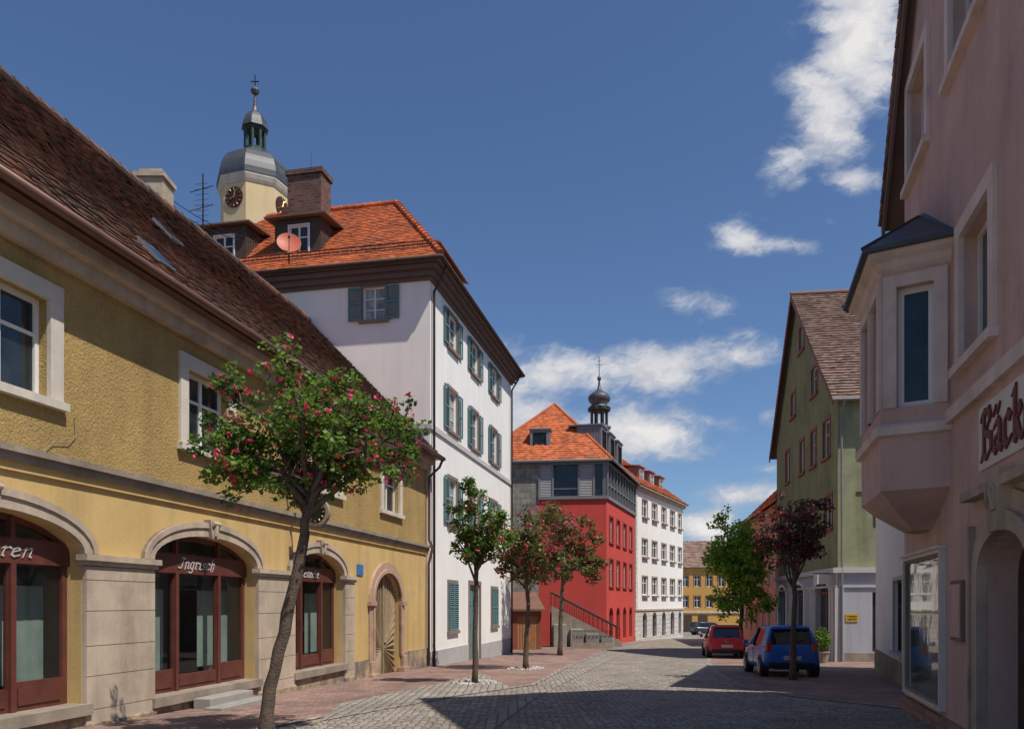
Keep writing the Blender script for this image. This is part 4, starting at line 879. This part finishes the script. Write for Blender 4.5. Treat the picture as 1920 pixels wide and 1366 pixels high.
a,c,z0,z1=dor; b=MB(); arch_ring(b,Pk,a,c,z0,1.85,2.3,.2,-.02,.1,True,14); arch_ring(b,Pk,a-.2,c+.2,z0,1.85,2.5,.22,-.02,.05,True,14); b.box(Pk,c+.42,c+.5,-.02,.08,-.4,2.45); b.box(Pk,a-.5,c+.5,-.02,.16,2.75,2.86); m_=(a+c)/2; b.prism(Pk,[(m_-.16,2.28),(m_+.16,2.28),(m_+.24,2.95),(m_-.24,2.95)],-.02,.17)
dq=b.build('door_surround',M['sand'],ph)
b=MB(); b.tube([Pk.pt(m_-.14,.18,2.5),Pk.pt(m_-.05,.2,2.72),Pk.pt(m_+.05,.2,2.55),Pk.pt(m_+.14,.18,2.8)],.03,6); b.disc(Pk.pt(m_,.17,2.65),Pk.n,.16,.02,14); b.build('carved_emblem',M['sand'],dq)
b=MB(); b.box(Pk,a-.02,c+.02,-.42,-.34,z0,2.28)
for kk in range(2):
    for zz in (-.15,.75): x=a+.14+kk*(c-a)/2; b.box(Pk,x,x+(c-a)/2-.26,-.34,-.31,zz,zz+.7)
dd=b.build('door',M['darkbrown'],ph); b=MB(); b.tube([Pk.pt(m_+.08,-.3,.6),Pk.pt(m_+.08,-.24,.6),Pk.pt(m_+.08,-.24,.8)],.015,6); b.build('handle',M['gold'],dd)
b=MB(); b.box(Pk,a-.1,c+.1,-.35,.3,-.6,-.33); b.build('step',M['concrete'],ph)
rt=UP.cross(Pk.n)
text('10',.17,Pk.pt(Pk.u(1848),.01,zat(948,9.5)),rt,UP,M['darkpaint'],'house_number',ph,.01)
bs=thing('bakery_sign','bakery sign of dark red raised letters on pale board, pink wall','sign',Pk.pt(up(9.5),0,3.1))
b=MB(); b.box(Pk,up(9.62)-3.6,up(9.62)+.0,.0,.03,3.08,3.84); b.build('board',M['signwhite'],bs,bevel=.01)
nibtext('Bäckerei',Pk.pt(up(9.45),.032,3.2),rt,UP,.42,.34,.105,.022,M['letters'],'lettering',bs,0)
rov=.2
def roofside(ue,ze):
    return Pk.pt(ue,rov,ze),Pk.pt(ue,-9.4,ze),Pk.pt(uA,-9.4,zAp+.12),Pk.pt(uA,rov,zAp+.12)
q=roofside(1.2,zEv-1.2*sl+.12); b=MB(); roofquad(b,list(q),.2,.22,.04); q2=roofside(uL-.7,zL-.7*sl+.12); roofquad(b,list(q2),.25,.4,.05); pr_=b.build('roof',M['tile_brown'],ph,fix=False)
b=MB(); e=UP*.08; b.face([p-e for p in q]); b.face([p-e for p in q2]); b.build('roof_underside',M['browneave'],pr_)
for Q in (q,q2):
    b=MB(); x0,x1=Q[0],Q[3]; n_=-Pk.n*.05; b.hexa([x0-UP*.35,x1-UP*.35,x1-UP*.35+n_,x0-UP*.35+n_,x0-UP*.02,x1-UP*.02,x1-UP*.02+n_,x0-UP*.02+n_]); b.build('bargeboard',M['browneave'],pr_)
b=MB(); x0,x1=q[0],q[3]; d_=x1-x0; n_=int(d_.length/.2)
for j in range(n_):
    c_=x0+d_*(j/n_)+Pk.n*.0; e_=x0+d_*((j+1)/n_); b.tube([c_+UP*.04,e_+UP*.03],[.06,.05],6,random.random())
b.build('verge_tiles',M['tile_brown'],pr_)
OW=.84
OP=[(-3.28,0),(-3.02,OW),(-1.0,OW),(-.15,0)]
orl_z0,orl_z1=4.02,6.4
orr=MB(); fac=[]
for i in range(3):
    (ua_,wa_),(ub_,wb_)=OP[i],OP[i+1]; pa=Pk.pt(ua_,wa_,0); pb=Pk.pt(ub_,wb_,0)
    tw=Pk.pt((ua_+ub_)/2,wa_+wb_+1.5,0) if i==1 else Pk.pt(-6 if i==0 else 3,.9,0)
    fac.append((Fr(pa.x,pa.y,pb.x-pa.x,pb.y-pa.y,(tw.x,tw.y)),(pb-pa).length))
wn=[]
for i,(f_,l_) in enumerate(fac):
    if i==1: hs=[(.22,.92,4.3,6.02),(1.1,1.8,4.3,6.02)]
    else: hs=[(l_/2-.24,l_/2+.24,4.3,6.02)]
    wn.append(hs); orr.wall(f_,rect(0,l_,orl_z0,orl_z1),[rect(*h) for h in hs],.15)
ol=orr.build('oriel',M['pink'],ph)
for i,((f_,l_),hs) in enumerate(zip(fac,wn)):
    for h in hs: window(f_,ol,*h,dep=.13,cols=1 if i!=1 else 2,rows=1,sur=('pinktrim',.17,.035),fw=.085)
def oloop(e,z,cu0=-1.7):
    return [Pk.pt(cu0+(u_-cu0)*(1+e/1.6),w_+(e if w_>0 else 0),z) for (u_,w_) in OP]
def band(mb,L0,L1):
    for i in range(len(L0)-1): mb.face([L0[i],L0[i+1],L1[i+1],L1[i]])
b=MB(); l=[oloop(0,3.88),oloop(.08,3.9),oloop(.1,4.02),oloop(.03,4.07),oloop(-.01,4.07)]
for i in range(4): band(b,l[i],l[i+1])
b.face(l[0]); b.build('ledge',M['pinktrim'],ol)
def shr(f,z): return [Pk.pt(-1.7+(u_+1.7)*f,w_*f*1.0,z) for u_,w_ in OP]
b=MB(); l=[shr(1,3.89),shr(1,3.12),shr(.8,2.95),shr(.55,2.78),shr(.3,2.62)]
for i in range(4): band(b,l[i],l[i+1])
b.face(l[-1]); b.build('corbel',M['pinklow'],ol)
b=MB(); l=[oloop(0,6.25),oloop(.05,6.3),oloop(.09,6.38),oloop(.18,6.44),oloop(.2,6.52),oloop(.1,6.54)]
for i in range(5): band(b,l[i],l[i+1])
b.build('cornice',M['pinktrim'],ol)
b=MB(); L0=oloop(.28,6.5); L1=oloop(.28,6.56); apx=[Pk.pt(-1.6,.0,7.7),Pk.pt(-1.25,.02,7.8),Pk.pt(-.85,.02,7.8),Pk.pt(-.5,.0,7.7)]
band(b,L0,L1); band(b,L1,apx); b.face(L0); oroof=b.build('oriel_roof',M['slate'],ol)
b=MB()
for i in (1,2): b.tube([L1[i],apx[i]],.03,6)
b.build('seam',M['iron'],oroof)
# ---------------------------------------------------------------- trees
def rnd_in():
    while True:
        v=V3((random.uniform(-1,1),random.uniform(-1,1),random.uniform(-1,1)))
        if v.length<1: return v
def tree(name,label,base,pts,r0,cc,rad,nlimb,nsub,nleaf,ls,flower,lm='leaf',bm_='blossom',seed=1,group='small flowering street trees',fs=.022,cr=.2,low=-.7,spread=(.6,1.15),fl_n=(1,4)):
    random.seed(seed); x,y=base; z=gz(y); root=thing(name,label,'tree',(x,y,z),group)
    T=[V3((x+p[0],y+p[1],z+p[2])) for p in pts]
    n=len(T); b=MB(); Q=[];Rr=[]
    for i in range(n-1):
        for j in range(4):
            t=j/4; q=T[i].lerp(T[i+1],t); f=(i+t)/(n-1); Q.append(q+V3((random.uniform(-1,1),random.uniform(-1,1),0))*r0*.2); Rr.append(r0*(1-.45*f)*random.uniform(.88,1.15)*(1.35 if i+t==0 else 1))
    Q.append(T[-1]); Rr.append(r0*.5)
    Q[0]=Q[0]-UP*.1
    b.tube(Q,Rr,10); top=T[-1]; c=V3(cc)
    clumps=[]
    for i in range(nlimb):
        a=i*2.399+random.uniform(-.5,.5); el=random.uniform(low,1); ro=math.sqrt(max(0.05,1-el*el*.8))
        tgt=c+V3((math.cos(a)*ro*rad[0],math.sin(a)*ro*rad[1],el*rad[2]))*random.uniform(*spread)
        st=Q[-1-random.randint(0,3)] if i%2 else top
        mid=st.lerp(tgt,.5)+UP*random.uniform(-.05,.3)*rad[2]+V3((random.uniform(-.15,.15),random.uniform(-.15,.15),0))*rad[0]
        L=[st,st.lerp(mid,.5)+V3((random.uniform(-.06,.06),random.uniform(-.06,.06),random.uniform(-.06,.06))),mid,mid.lerp(tgt,.55)+rnd_in()*.09,tgt]
        b.tube(L,[r0*.42,r0*.34,r0*.25,r0*.17,r0*.07],7)
        for j in range(nsub):
            s=L[random.choice((2,2,3,3,4,4))]; e=s+V3((rnd_in().x*rad[0],rnd_in().y*rad[1],rnd_in().z*rad[2]+.1*rad[2]))*.42
            d=e-c; q=math.sqrt((d.x/rad[0])**2+(d.y/rad[1])**2+(d.z/rad[2])**2)
            if q>1.2: e=c+d/q*random.uniform(1.0,1.2)
            mm=s.lerp(e,.5)+rnd_in()*.1*rad[0]; b.tube([s,mm,e],[r0*.15,r0*.1,r0*.03],5)
            clumps.append((e,random.uniform(.5,1.3)*cr)); 
            if random.random()<.45: clumps.append((mm,random.uniform(.4,.8)*cr))
        clumps.append((tgt,random.uniform(.7,1.2)*cr))
    b.build('trunk',M['bark'],root,True)
    lv=MB(); fl=MB(); per=max(1,nleaf//len(clumps))
    for (e,r) in clumps:
        ct=random.uniform(-.25,.25); nn=int(per*(r/cr)**2*random.uniform(.5,1.4)); el_=V3((random.uniform(.7,1.4),random.uniform(.7,1.4),random.uniform(.5,1.0)))
        for j in range(nn):
            v=rnd_in(); p=e+V3((v.x*r*el_.x,v.y*r*el_.y,v.z*r*el_.z)); N=(rnd_in()+V3((0,0,.6))+v*.4).normalized(); t=N.cross(rnd_in()).normalized(); s=ls*random.uniform(.6,1.3); w_=N.cross(t)*s*.42
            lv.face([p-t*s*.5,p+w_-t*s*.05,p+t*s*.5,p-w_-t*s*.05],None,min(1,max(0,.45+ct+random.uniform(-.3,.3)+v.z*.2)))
        if random.random()<flower:
            for kk in range(random.randint(*fl_n)):
                v=rnd_in().normalized(); p=e+V3((v.x*r,v.y*r,v.z*r*.8)); nb=random.randint(6,12)
                for j in range(nb):
                    q=p+rnd_in()*fs*2.2; N=(v+rnd_in()).normalized(); t=N.cross(rnd_in()).normalized(); w_=N.cross(t); s=fs*random.uniform(.7,1.2)
                    fl.face([q+t*s,q+(t*.3+w_)*s,q+(w_*.6-t*.8)*s,q-(w_*.6+t*.8)*s,q+(t*.3-w_)*s],None,random.random())
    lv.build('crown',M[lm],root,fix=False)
    if fl.f: fl.build('blossoms',M[bm_],root,fix=False)
    return root
def stones(x,y,r,n,label):
    b=MB()
    for i in range(n):
        a=random.uniform(0,6.283); q=r*math.sqrt(random.uniform(.1,1)); s=random.uniform(.025,.065); c=V3((x+q*math.cos(a),y+q*math.sin(a),gz(y)+.015+s*.2))
        v=[c+V3((random.uniform(.6,1)*s*math.cos(t),random.uniform(.6,1)*s*math.sin(t),h)) for h in (-.02,.3*s) for t in (0,1.05,2.1,3.14,4.2,5.2)]
        tp=[c+V3((.45*s*math.cos(t),.45*s*math.sin(t),.75*s)) for t in (0,1.05,2.1,3.14,4.2,5.2)]
        tt=random.random()
        for i6 in range(6):
            j6=(i6+1)%6; b.face([v[i6],v[j6],v[6+j6],v[6+i6]],None,tt); b.face([v[6+i6],v[6+j6],tp[j6],tp[i6]],None,tt)
        b.face(tp,None,tt)
    o=b.build('pit_stones',M['rock']); o['kind']='stuff'; tag(o,label,'stones')
Y1=10.6; g1_=gz(Y1); X_=lambda px,Y=Y1:(px-960)/F*Y
tree('hawthorn_tree','large leaning hawthorn tree with pink red blossoms in front of yellow shops',(X_(497),Y1),[(0,0,0),(X_(508)-X_(497),0,zat(1290,Y1)-g1_),(X_(540)-X_(497),.0,zat(1150,Y1)-g1_),(X_(568)-X_(497),.05,zat(1000,Y1)-g1_),(X_(577)-X_(497),.05,zat(930,Y1)-g1_)],.1,(X_(578),Y1+.05,zat(818,Y1)),(1.3,1.1,1.08),22,8,20000,.066,.7,seed=19,cr=.18,fs=.018,low=-.95,spread=(.6,1.08),fl_n=(1,4))
stones(X_(497),Y1,.6,60,'pale stones around the foot of the large leaning hawthorn')
x,y=gp(890,1281); tree('hawthorn_tree','slender green hawthorn before the white house, second tree on the left',(x,y),[(0,0,0),(.02,0,1.2),(.05,0,2.4),(.02,0,3.0)],.085,(x+.15,y,zat(995,y)),(.75,.7,1.2),13,6,6200,.09,.3,seed=8,fs=.024,cr=.2); stones(x,y,.6,90,'pale stones around the foot of the slender green hawthorn')
x,y=gp(986,1254); tree('hawthorn_tree','hawthorn full of dull red blossom, third tree on the left side',(x,y),[(0,0,0),(.03,0,1.2),(.1,0,2.3),(.0,0,3.1)],.1,(x+.1,y,zat(1010,y)),(1.3,1.15,1.5),15,7,7500,.11,.85,lm='leaf_mid',seed=12,bm_='blossom_dk',fs=.038,cr=.27,fl_n=(1,3)); stones(x,y,.65,90,'pale stones around the third hawthorn on the left')
x,y=gp(1050,1228); tree('hawthorn_tree','red blossoming hawthorn before the red building, farthest on the left',(x,y),[(0,0,0),(.03,0,1.8),(.1,0,3.2),(.2,0,4.3)],.12,(x+.42,y,zat(1025,y)),(1.7,1.5,2.15),15,7,7500,.15,.85,lm='leaf_mid',seed=21,bm_='blossom_dk',fs=.055,cr=.36,fl_n=(1,3))
x,y=gp(1487,1274); tree('hawthorn_tree','dark red leaved hawthorn standing in front of the blue car on the right',(x,y),[(0,0,0),(.0,0,1.2),(.04,0,2.3),(.03,0,3.0)],.085,(x+.02,y,zat(990,y)),(1.1,1.0,.98),13,6,5200,.09,.6,lm='leaf_dark',bm_='blossom_dk',seed=33,fs=.03,cr=.21,fl_n=(1,2))
x,y=(1389-960)/F*44,44; tree('lime_tree','bright green leafy tree at the right side beyond the red car',(x,y),[(0,0,0),(.0,0,1.2),(.04,0,2.3),(.03,0,4)],.14,(x,y,zat(1062,y)),(1.65,1.7,2.95),26,9,19000,.17,0,lm='leaf_bright',seed=41,group=None,cr=.45,low=-.95)
# ---------------------------------------------------------------- shed and stairs by red building
sf=Fr(1.0,47.5,1,.1,(0,0)); sh=thing('wooden_shed','small brown red shed with orange brown plank door beside the white house','shed',(1.5,48.5,gz(48)))
zz=gz(47.5)
b=MB(); b.wall(sf,rect(-1.2,.75,zz-.3,zz+2.3),[rect(-.7,.5,zz,zz+2.0)],.1); b.face([sf.pt(.75,0,zz-.3),sf.pt(.75,-4,zz-.3),sf.pt(.75,-4,zz+2.9),sf.pt(.75,0,zz+2.3)]); b.build('wall',M['shed_red'],sh)
b=MB(); b.box(sf,-.7,.5,-.1,-.05,zz,zz+2.0)
for j in range(7): b.box(sf,-.69+j*.17,-.55+j*.17,-.05,-.02,zz+.02,zz+1.98)
b.build('door',M['wood_shed'],sh)
b=MB(); b.hexa([sf.pt(-1.4,.3,zz+2.3),sf.pt(.95,.3,zz+2.3),sf.pt(.95,-4.2,zz+3.4),sf.pt(-1.4,-4.2,zz+3.4),sf.pt(-1.4,.3,zz+2.42),sf.pt(.95,.3,zz+2.42),sf.pt(.95,-4.2,zz+3.52),sf.pt(-1.4,-4.2,zz+3.52)]); b.build('roof',M['tile_brown'],sh)
stf=Fr(2.6,52.5,1,.0,(0,0)); st=thing('outdoor_staircase','stone outdoor staircase with iron handrails in front of the red building','staircase',(4,53,gz(53)))
zz=gz(52.5)
b=MB(); n=14
for i in range(n): b.box(stf,0,4.3-i*.3,-1.8,0,zz+i*.17-.2,zz+(i+1)*.17)
b.build('steps',M['concrete'],st)
b=MB(); b.prism(stf,[(0,zz-.3),(4.6,zz-.3),(4.6,zz+.35),(0,zz+2.7)],.0,.25)
b.build('stringer_wall',M['sandgrey'],st)
for i,(u_,h_) in enumerate(((.1,1.5),(1.2,1.2),(2.2,.9),(3.2,.6))):
    b=MB(); b.box(stf,u_,u_+.85,.25,.75,zz-.3,zz+h_); b.build('stone_block',M['concrete'],st,bevel=.04)
for w_ in (.12,-1.8):
    b=MB(); b.tube([stf.pt(0,w_,zz+3.6),stf.pt(4.5,w_,zz+1.25)],.04,6); 
    for i in range(16): u_=i*.3; zt_=zz+3.6-u_*.522; b.tube([stf.pt(u_,w_,zt_-.95),stf.pt(u_,w_,zt_)],.018,4)
    b.build('handrail',M['iron'],st)
pwf=Fr(3.7,49.0,1,.06,(0,0)); pw=thing('garden_railing','low scrolled iron railing on a stone kerb beside the staircase','railing',(5,49,gz(49))); zz=gz(49)
b=MB(); b.box(pwf,0,2.5,-.2,.0,zz-.2,zz+.35); b.build('kerb',M['sandgrey'],pw)
b=MB(); b.tube([pwf.pt(0,-.1,zz+1.1),pwf.pt(2.5,-.1,zz+1.1)],.02,5)
for i in range(20):
    c_=pwf.pt(.06+i*.125,-.1,zz+.35); b.tube([c_,c_+UP*.75],.016,4)
    if i%2: b.tube([c_+UP*.35+(pwf.d*math.cos(t/8*6.28)+UP*math.sin(t/8*6.28))*.1 for t in range(9)],.016,4)
b.build('bars',M['iron'],pw)
def pot(x,y,label,h=.9,seed=3):
    random.seed(seed); r=thing('potted_shrub',label,'plant',(x,y,gz(y)),None); b=MB(); z=gz(y); b.lathe((x,y),[(.2,z),(.27,z+.4),(.3,z+.42),(.3,z+.46)],14); b.build('pot',M['sandgrey'],r)
    l=MB()
    for i in range(900):
        v=rnd_in(); p=V3((x+v.x*.34,y+v.y*.34,z+.45+h/2+v.z*h/2)); N=rnd_in().normalized(); t=N.cross(rnd_in()).normalized(); s=.08; w_=N.cross(t)*s*.4; l.face([p-t*s*.5,p+w_,p+t*s*.5,p-w_],None,random.random())
    l.build('foliage',M['leaf'],r,fix=False)
x,y=gp(1550,1243); pot(x-.1,y+.2,'round potted shrub beside the entrance of the grey lilac shop',1.0)
x,y=gp(1475,1222); pot(x,y,'small potted shrub farther along the grey lilac shop front',.6,9)
# ---------------------------------------------------------------- cars
def car(name,label,pm,pos,head,plate,W=1.64,L=3.55,Hh=1.48):
    root=thing(name,label,'car',(0,0,0),'cars parked on the right side'); hw=W/2
    fw=Fr(0,0,1,0,(0,-10))
    st=[(-.02,.80,.36,.84),(.0,.9,.3,.9),(.1,.97,.24,.95),(.5,1.0,.2,.96),(1.2,1.0,.19,.95),(2.0,1.0,.19,.94),(L-.95,.99,.2,.93),(L-.6,.97,.2,.84),(L-.15,.88,.22,.72),(L,.72,.3,.6)]
    b=MB(); rings=[]
    for y,s,z0,z1 in st:
        h=hw*s; half=[(0,z0),(h*.6,z0),(h*.93,z0+.03),(h,z0+.16),(h,(z0+z1)/2),(h*.98,z1-.12),(h*.9,z1),(h*.5,z1+.015),(0,z1+.02)]
        rings.append([V3((a,y,z)) for a,z in half]+[V3((-a,y,z)) for a,z in half[-2:0:-1]])
    for i in range(len(rings)-1):
        n=len(rings[i])
        for k in range(n): q=(k+1)%n; b.face([rings[i][k],rings[i][q],rings[i+1][q],rings[i+1][k]])
    b.face(rings[0]); b.face(rings[-1])
    body=b.build('body',M[pm],root,sub=2)
    zb_,zr_=.9,Hh-.06
    lo=[(-.68,.04),(.68,.04),(.75,.35),(.765,1.5),(.70,L-.88),(-.70,L-.88),(-.765,1.5),(-.75,.35)]
    hi=[(-.5,.26),(.5,.26),(.58,.5),(.6,1.3),(.52,L-1.75),(-.52,L-1.75),(-.6,1.3),(-.58,.5)]
    k_=hw/.82; lo=[(a*k_,c) for a,c in lo]; hi=[(a*k_,c) for a,c in hi]
    b=MB()
    for i in range(8):
        j=(i+1)%8; b.face([V3((*lo[i],zb_)),V3((*lo[j],zb_)),V3((*hi[j],zr_)),V3((*hi[i],zr_))])
    b.face([V3((*p,zr_)) for p in hi]); b.build('windows',M['carglass'],root,bevel=.03)
    b=MB(); rp=[(p[0]*1.05,p[1]+(-.12 if p[1]<.3 else 0)) for p in hi]
    lo_=[V3((*p,zr_-.045)) for p in rp]; mi=[V3((p[0],p[1],zr_+.02)) for p in rp]; up_=[V3((p[0]*.78,p[1]*.84+.17,zr_+.075)) for p in rp]
    for i in range(8): j=(i+1)%8; b.face([lo_[i],lo_[j],mi[j],mi[i]]); b.face([mi[i],mi[j],up_[j],up_[i]])
    b.face(up_); b.face(lo_); b.build('roof',M[pm],root,smooth=True,bevel=.02)
    for i in (0,1,4,5): b=MB(); b.tube([V3((*lo[i],zb_-.03)),V3((*lo[i],zb_)).lerp(V3((*hi[i],zr_)),.5)*1.0+V3((.012*(1 if lo[i][0]>0 else -1),0,0)),V3((*hi[i],zr_+.0))],[.07,.055,.05],8); b.build('pillar',M[pm],root,True)
    for s in (-1,1):
        b=MB(); b.tube([V3((s*.775*k_,1.75,zb_)),V3((s*.612*k_,1.55,zr_))],.035,6); b.build('pillar',M['black'],root,True)
        b=MB(); b.hexa([V3((s*x*k_,y,z)) for x,y,z in ((.66,.04,.88),(.70,.04,.88),(.775,.55,.9),(.735,.55,.9),(.5,.22,zr_),(.54,.22,zr_),(.62,.5,zr_),(.58,.5,zr_))]); b.build('pillar',M[pm],root,bevel=.02)
    for s in (-1,1):
        b=MB(); x0,x1=sorted((s*.56*k_,s*.72*k_)); b.box(fw,x0,x1,-.12,.02,.72,1.0); b.build('tail_light',M['redlamp'],root,bevel=.03)
    b=MB(); b.box(fw,-.64*k_,.64*k_,-.1,.035,.3,.42); b.box(fw,-.5*k_,.5*k_,-.1,.02,.22,.3); b.build('bumper_insert',M['black'],root,bevel=.02)
    b=MB(); b.box(fw,-.26,.26,.0,.04,.5,.61); pl=b.build('number_plate',M['signwhite'],root); b=MB(); b.box(fw,-.26,-.215,.04,.043,.5,.61); b.build('plate_band',M['signblue'],pl)
    text(plate,.1,V3((-.19,-.041,.52)),V3((1,0,0)),UP,M['darkpaint'],'plate_text',pl,.001,0,.002,.42)
    b=MB(); b.tube([V3((.07*math.cos(t/16*6.2832),-.025,.76+.07*math.sin(t/16*6.2832))) for t in range(17)],.01,5); b.tube([V3((-.05,-.025,.8)),V3((0,-.025,.71)),V3((.05,-.025,.8))],.008,4); b.build('badge',M['alloy'],root)
    b=MB(); b.tube([V3((.0,.02,.97)),V3((.3,.1,1.05)),V3((.36,.1,1.08))],.012,5); b.build('rear_wiper',M['black'],root)
    for s in (-1,1):
        b=MB(); b.box(fw,*sorted((s*(hw+.02),s*(hw+.17))),-(L-1.2),-(L-1.3)+.0,.92,1.05); b.build('mirror',M[pm],root,bevel=.04)
        b=MB(); b.box(fw,*sorted((s*(hw-.01),s*(hw+.02))),-1.75,-1.6,.78,.81); b.build('door_handle',M[pm],root)
        b=MB()
        b.tube([V3((s*(hw-.004),1.5,.9)),V3((s*(hw+.001),1.5,.28)),V3((s*(hw+.001),2.5,.28)),V3((s*(hw-.004),2.5,.9))],.006,4); b.build('door_seam',M['black'],root)
        for yy in (.52,L-.62):
            b=MB(); c_=V3((s*(hw-.17),yy,.285)); b.disc(V3((s*(hw-.22),yy,.3)),V3((s,0,0)),.335,.222,28); b.build('wheel_arch',M['black'],root)
            b=MB(); b.tube([c_,c_+V3((s*.02,0,0)),c_+V3((s*.17,0,0)),c_+V3((s*.185,0,0))],[.25,.285,.285,.26],28); wl=b.build('wheel',M['rubber'],root)
            b=MB(); q=c_+V3((s*.18,0,0)); b.disc(q,V3((s,0,0)),.19,.012,24)
            for t in range(6): e=V3((0,math.cos(t*1.047),math.sin(t*1.047))); b.tube([q+V3((s*.015,0,0)),q+V3((s*.015,0,0))+e*.18],.02,4)
            b.build('rim',M['alloy'],wl)
    for s in (-1,1):
        b=MB(); x0,x1=sorted((s*.5*k_,s*.72*k_)); b.box(fw,x0,x1,-(L-.02),-(L-.2),.55,.7); b.build('headlight',M['signwhite'],root,bevel=.03)
    root.location=(pos[0],pos[1],gz(pos[1])+.01); root.rotation_euler=(math.atan(-.028),0,-math.atan(head))
    return root
car('parked_car','small bright blue hatchback parked behind the dark red hawthorn','bluepaint',(8.05,22.9),.12,'LIF L 111')
car('parked_car','red hatchback parked beyond the blue car','redpaint',((1363-960)/F*36.2,36.2),.17,'LIF DX 80',W=1.72,L=4.0,Hh=1.5)
car('parked_car','dark car far away before the ochre house','darkpaint',((1298-960)/F*92,92),6,'LIF K 5',W=1.75,L=4.2,Hh=1.5)
# ---------------------------------------------------------------- world / sun / camera
EL=math.radians(59); az=math.atan2(.8,-.6)
w=bpy.data.worlds.new('World'); S.world=w; w.use_nodes=True; nt=w.node_tree; nt.nodes.clear(); N=NT(nt)
sky=N.n('ShaderNodeTexSky',sky_type='NISHITA'); sky.sun_disc=False; sky.sun_elevation=EL; sky.sun_rotation=az; sky.air_density=1.0; sky.dust_density=.5; sky.ozone_density=2.5
bg=N.n('ShaderNodeBackground'); bg.inputs[1].default_value=.108
tint=N.n('ShaderNodeVectorMath',operation='MULTIPLY'); N.put(tint.inputs[0],sky.outputs[0]); tint.inputs[1].default_value=(.68,.8,.96)
N.put(bg.inputs[0],tint.outputs[0])
tc=N.n('ShaderNodeTexCoord').outputs['Generated']; sp=N.n('ShaderNodeSeparateXYZ'); N.put(sp.inputs[0],tc)
yy=N.m('MAXIMUM',sp.outputs[1],.02); uu=N.m('DIVIDE',sp.outputs[0],yy); vv=N.m('DIVIDE',sp.outputs[2],yy)
nC0=N.n('ShaderNodeCombineXYZ'); N.put(nC0.inputs[0],uu); N.put(nC0.inputs[1],N.m('MULTIPLY_ADD',vv,1.8,N.m('MULTIPLY',uu,-.4)))
nB=N.noise(nC0.outputs[0],3,4,.5); nC=N.noise(nC0.outputs[0],22,4,.6)
cw=N.n('ShaderNodeCombineXYZ'); N.put(cw.inputs[0],N.m('MULTIPLY_ADD',nC,.05,uu)); N.put(cw.inputs[1],N.m('MULTIPLY_ADD',vv,1.7,N.m('MULTIPLY',nC,.06)))
nA=N.noise(cw.outputs[0],8,12,.62)
uu2=N.m('ADD',uu,N.m('MULTIPLY',N.m('SUBTRACT',nB,.5),.08))
cl_=[(1620,70,110,170,2.1),(1555,205,90,105,2.0),(1475,300,60,50,1.3),(1615,335,50,28,1.0),(1495,80,25,45,.55),(1385,440,62,36,1.4),(1455,458,70,20,1.1),(1560,415,30,22,.6),(1265,565,60,48,.6),(1335,575,45,24,.6),(1040,710,160,75,1.6),(1000,780,130,80,1.6),(1230,690,190,55,1.5),(1370,665,80,40,1.1),(1200,815,190,60,1.6),(1330,790,150,42,1.3),(1440,775,50,26,.9),(1400,925,110,36,1.5),(1310,985,80,40,1.5),(1420,880,70,14,.8)]
acc=None
for (px,py,rx,ry,s) in cl_:
    a=N.m('DIVIDE',N.m('SUBTRACT',uu2,(px-960)/F),rx*1.3/F); c=N.m('DIVIDE',N.m('SUBTRACT',vv,(HY-py)/F),ry*1.3/F)
    d=N.m('SQRT',N.m('ADD',N.m('MULTIPLY',a,a),N.m('MULTIPLY',c,c)))
    val=N.m('MULTIPLY',N.m('SUBTRACT',1.0,d),s)
    acc=val if acc is None else N.m('MAXIMUM',acc,val)
acc=N.m('MAXIMUM',acc,-1.5)
dens=N.m('ADD',acc,N.m('MULTIPLY',N.m('SUBTRACT',nA,.55),4.2))
mask=N.m('MULTIPLY',N.mr(dens,.0,1.1,0,1,True),N.mr(acc,-.35,.25,0,1,True))
mask=N.m('MULTIPLY',mask,N.mr(sp.outputs[1],.1,.2,0,.96))
ccol=N.mix(N.mr(dens,.3,1.5,0,1),(.4,.47,.6,1),(.92,.89,.87,1))
ccol=N.mix(N.mr(N.noise(cw.outputs[0],14,6,.6),.46,.62,0,.55),ccol,(.5,.53,.62,1))
bg2=N.n('ShaderNodeBackground'); N.put(bg2.inputs[0],ccol); bg2.inputs[1].default_value=.92
mx=N.n('ShaderNodeMixShader'); N.put(mx.inputs[0],mask); N.put(mx.inputs[1],bg.outputs[0]); N.put(mx.inputs[2],bg2.outputs[0])
out=N.n('ShaderNodeOutputWorld'); N.put(out.inputs[0],mx.outputs[0])
sd=V3((math.sin(az)*math.cos(EL),math.cos(az)*math.cos(EL),math.sin(EL)))
L=bpy.data.lights.new('sun','SUN'); L.energy=4.9; L.angle=math.radians(.53); L.color=(1,.94,.84)
lo=bpy.data.objects.new('sun',L); C.objects.link(lo); lo.rotation_euler=sd.to_track_quat('Z','Y').to_euler(); lo.location=sd*50
cam=bpy.data.cameras.new('camera'); co=bpy.data.objects.new('camera',cam); C.objects.link(co); co.location=(0,0,EH); co.rotation_euler=(math.pi/2,0,0)
cam.lens=28; cam.sensor_width=36; cam.shift_y=(HY-683)/1920; cam.clip_end=6000; cam.clip_start=.1; S.camera=co
S.view_settings.view_transform='Standard'; S.view_settings.look='None'; S.view_settings.exposure=0
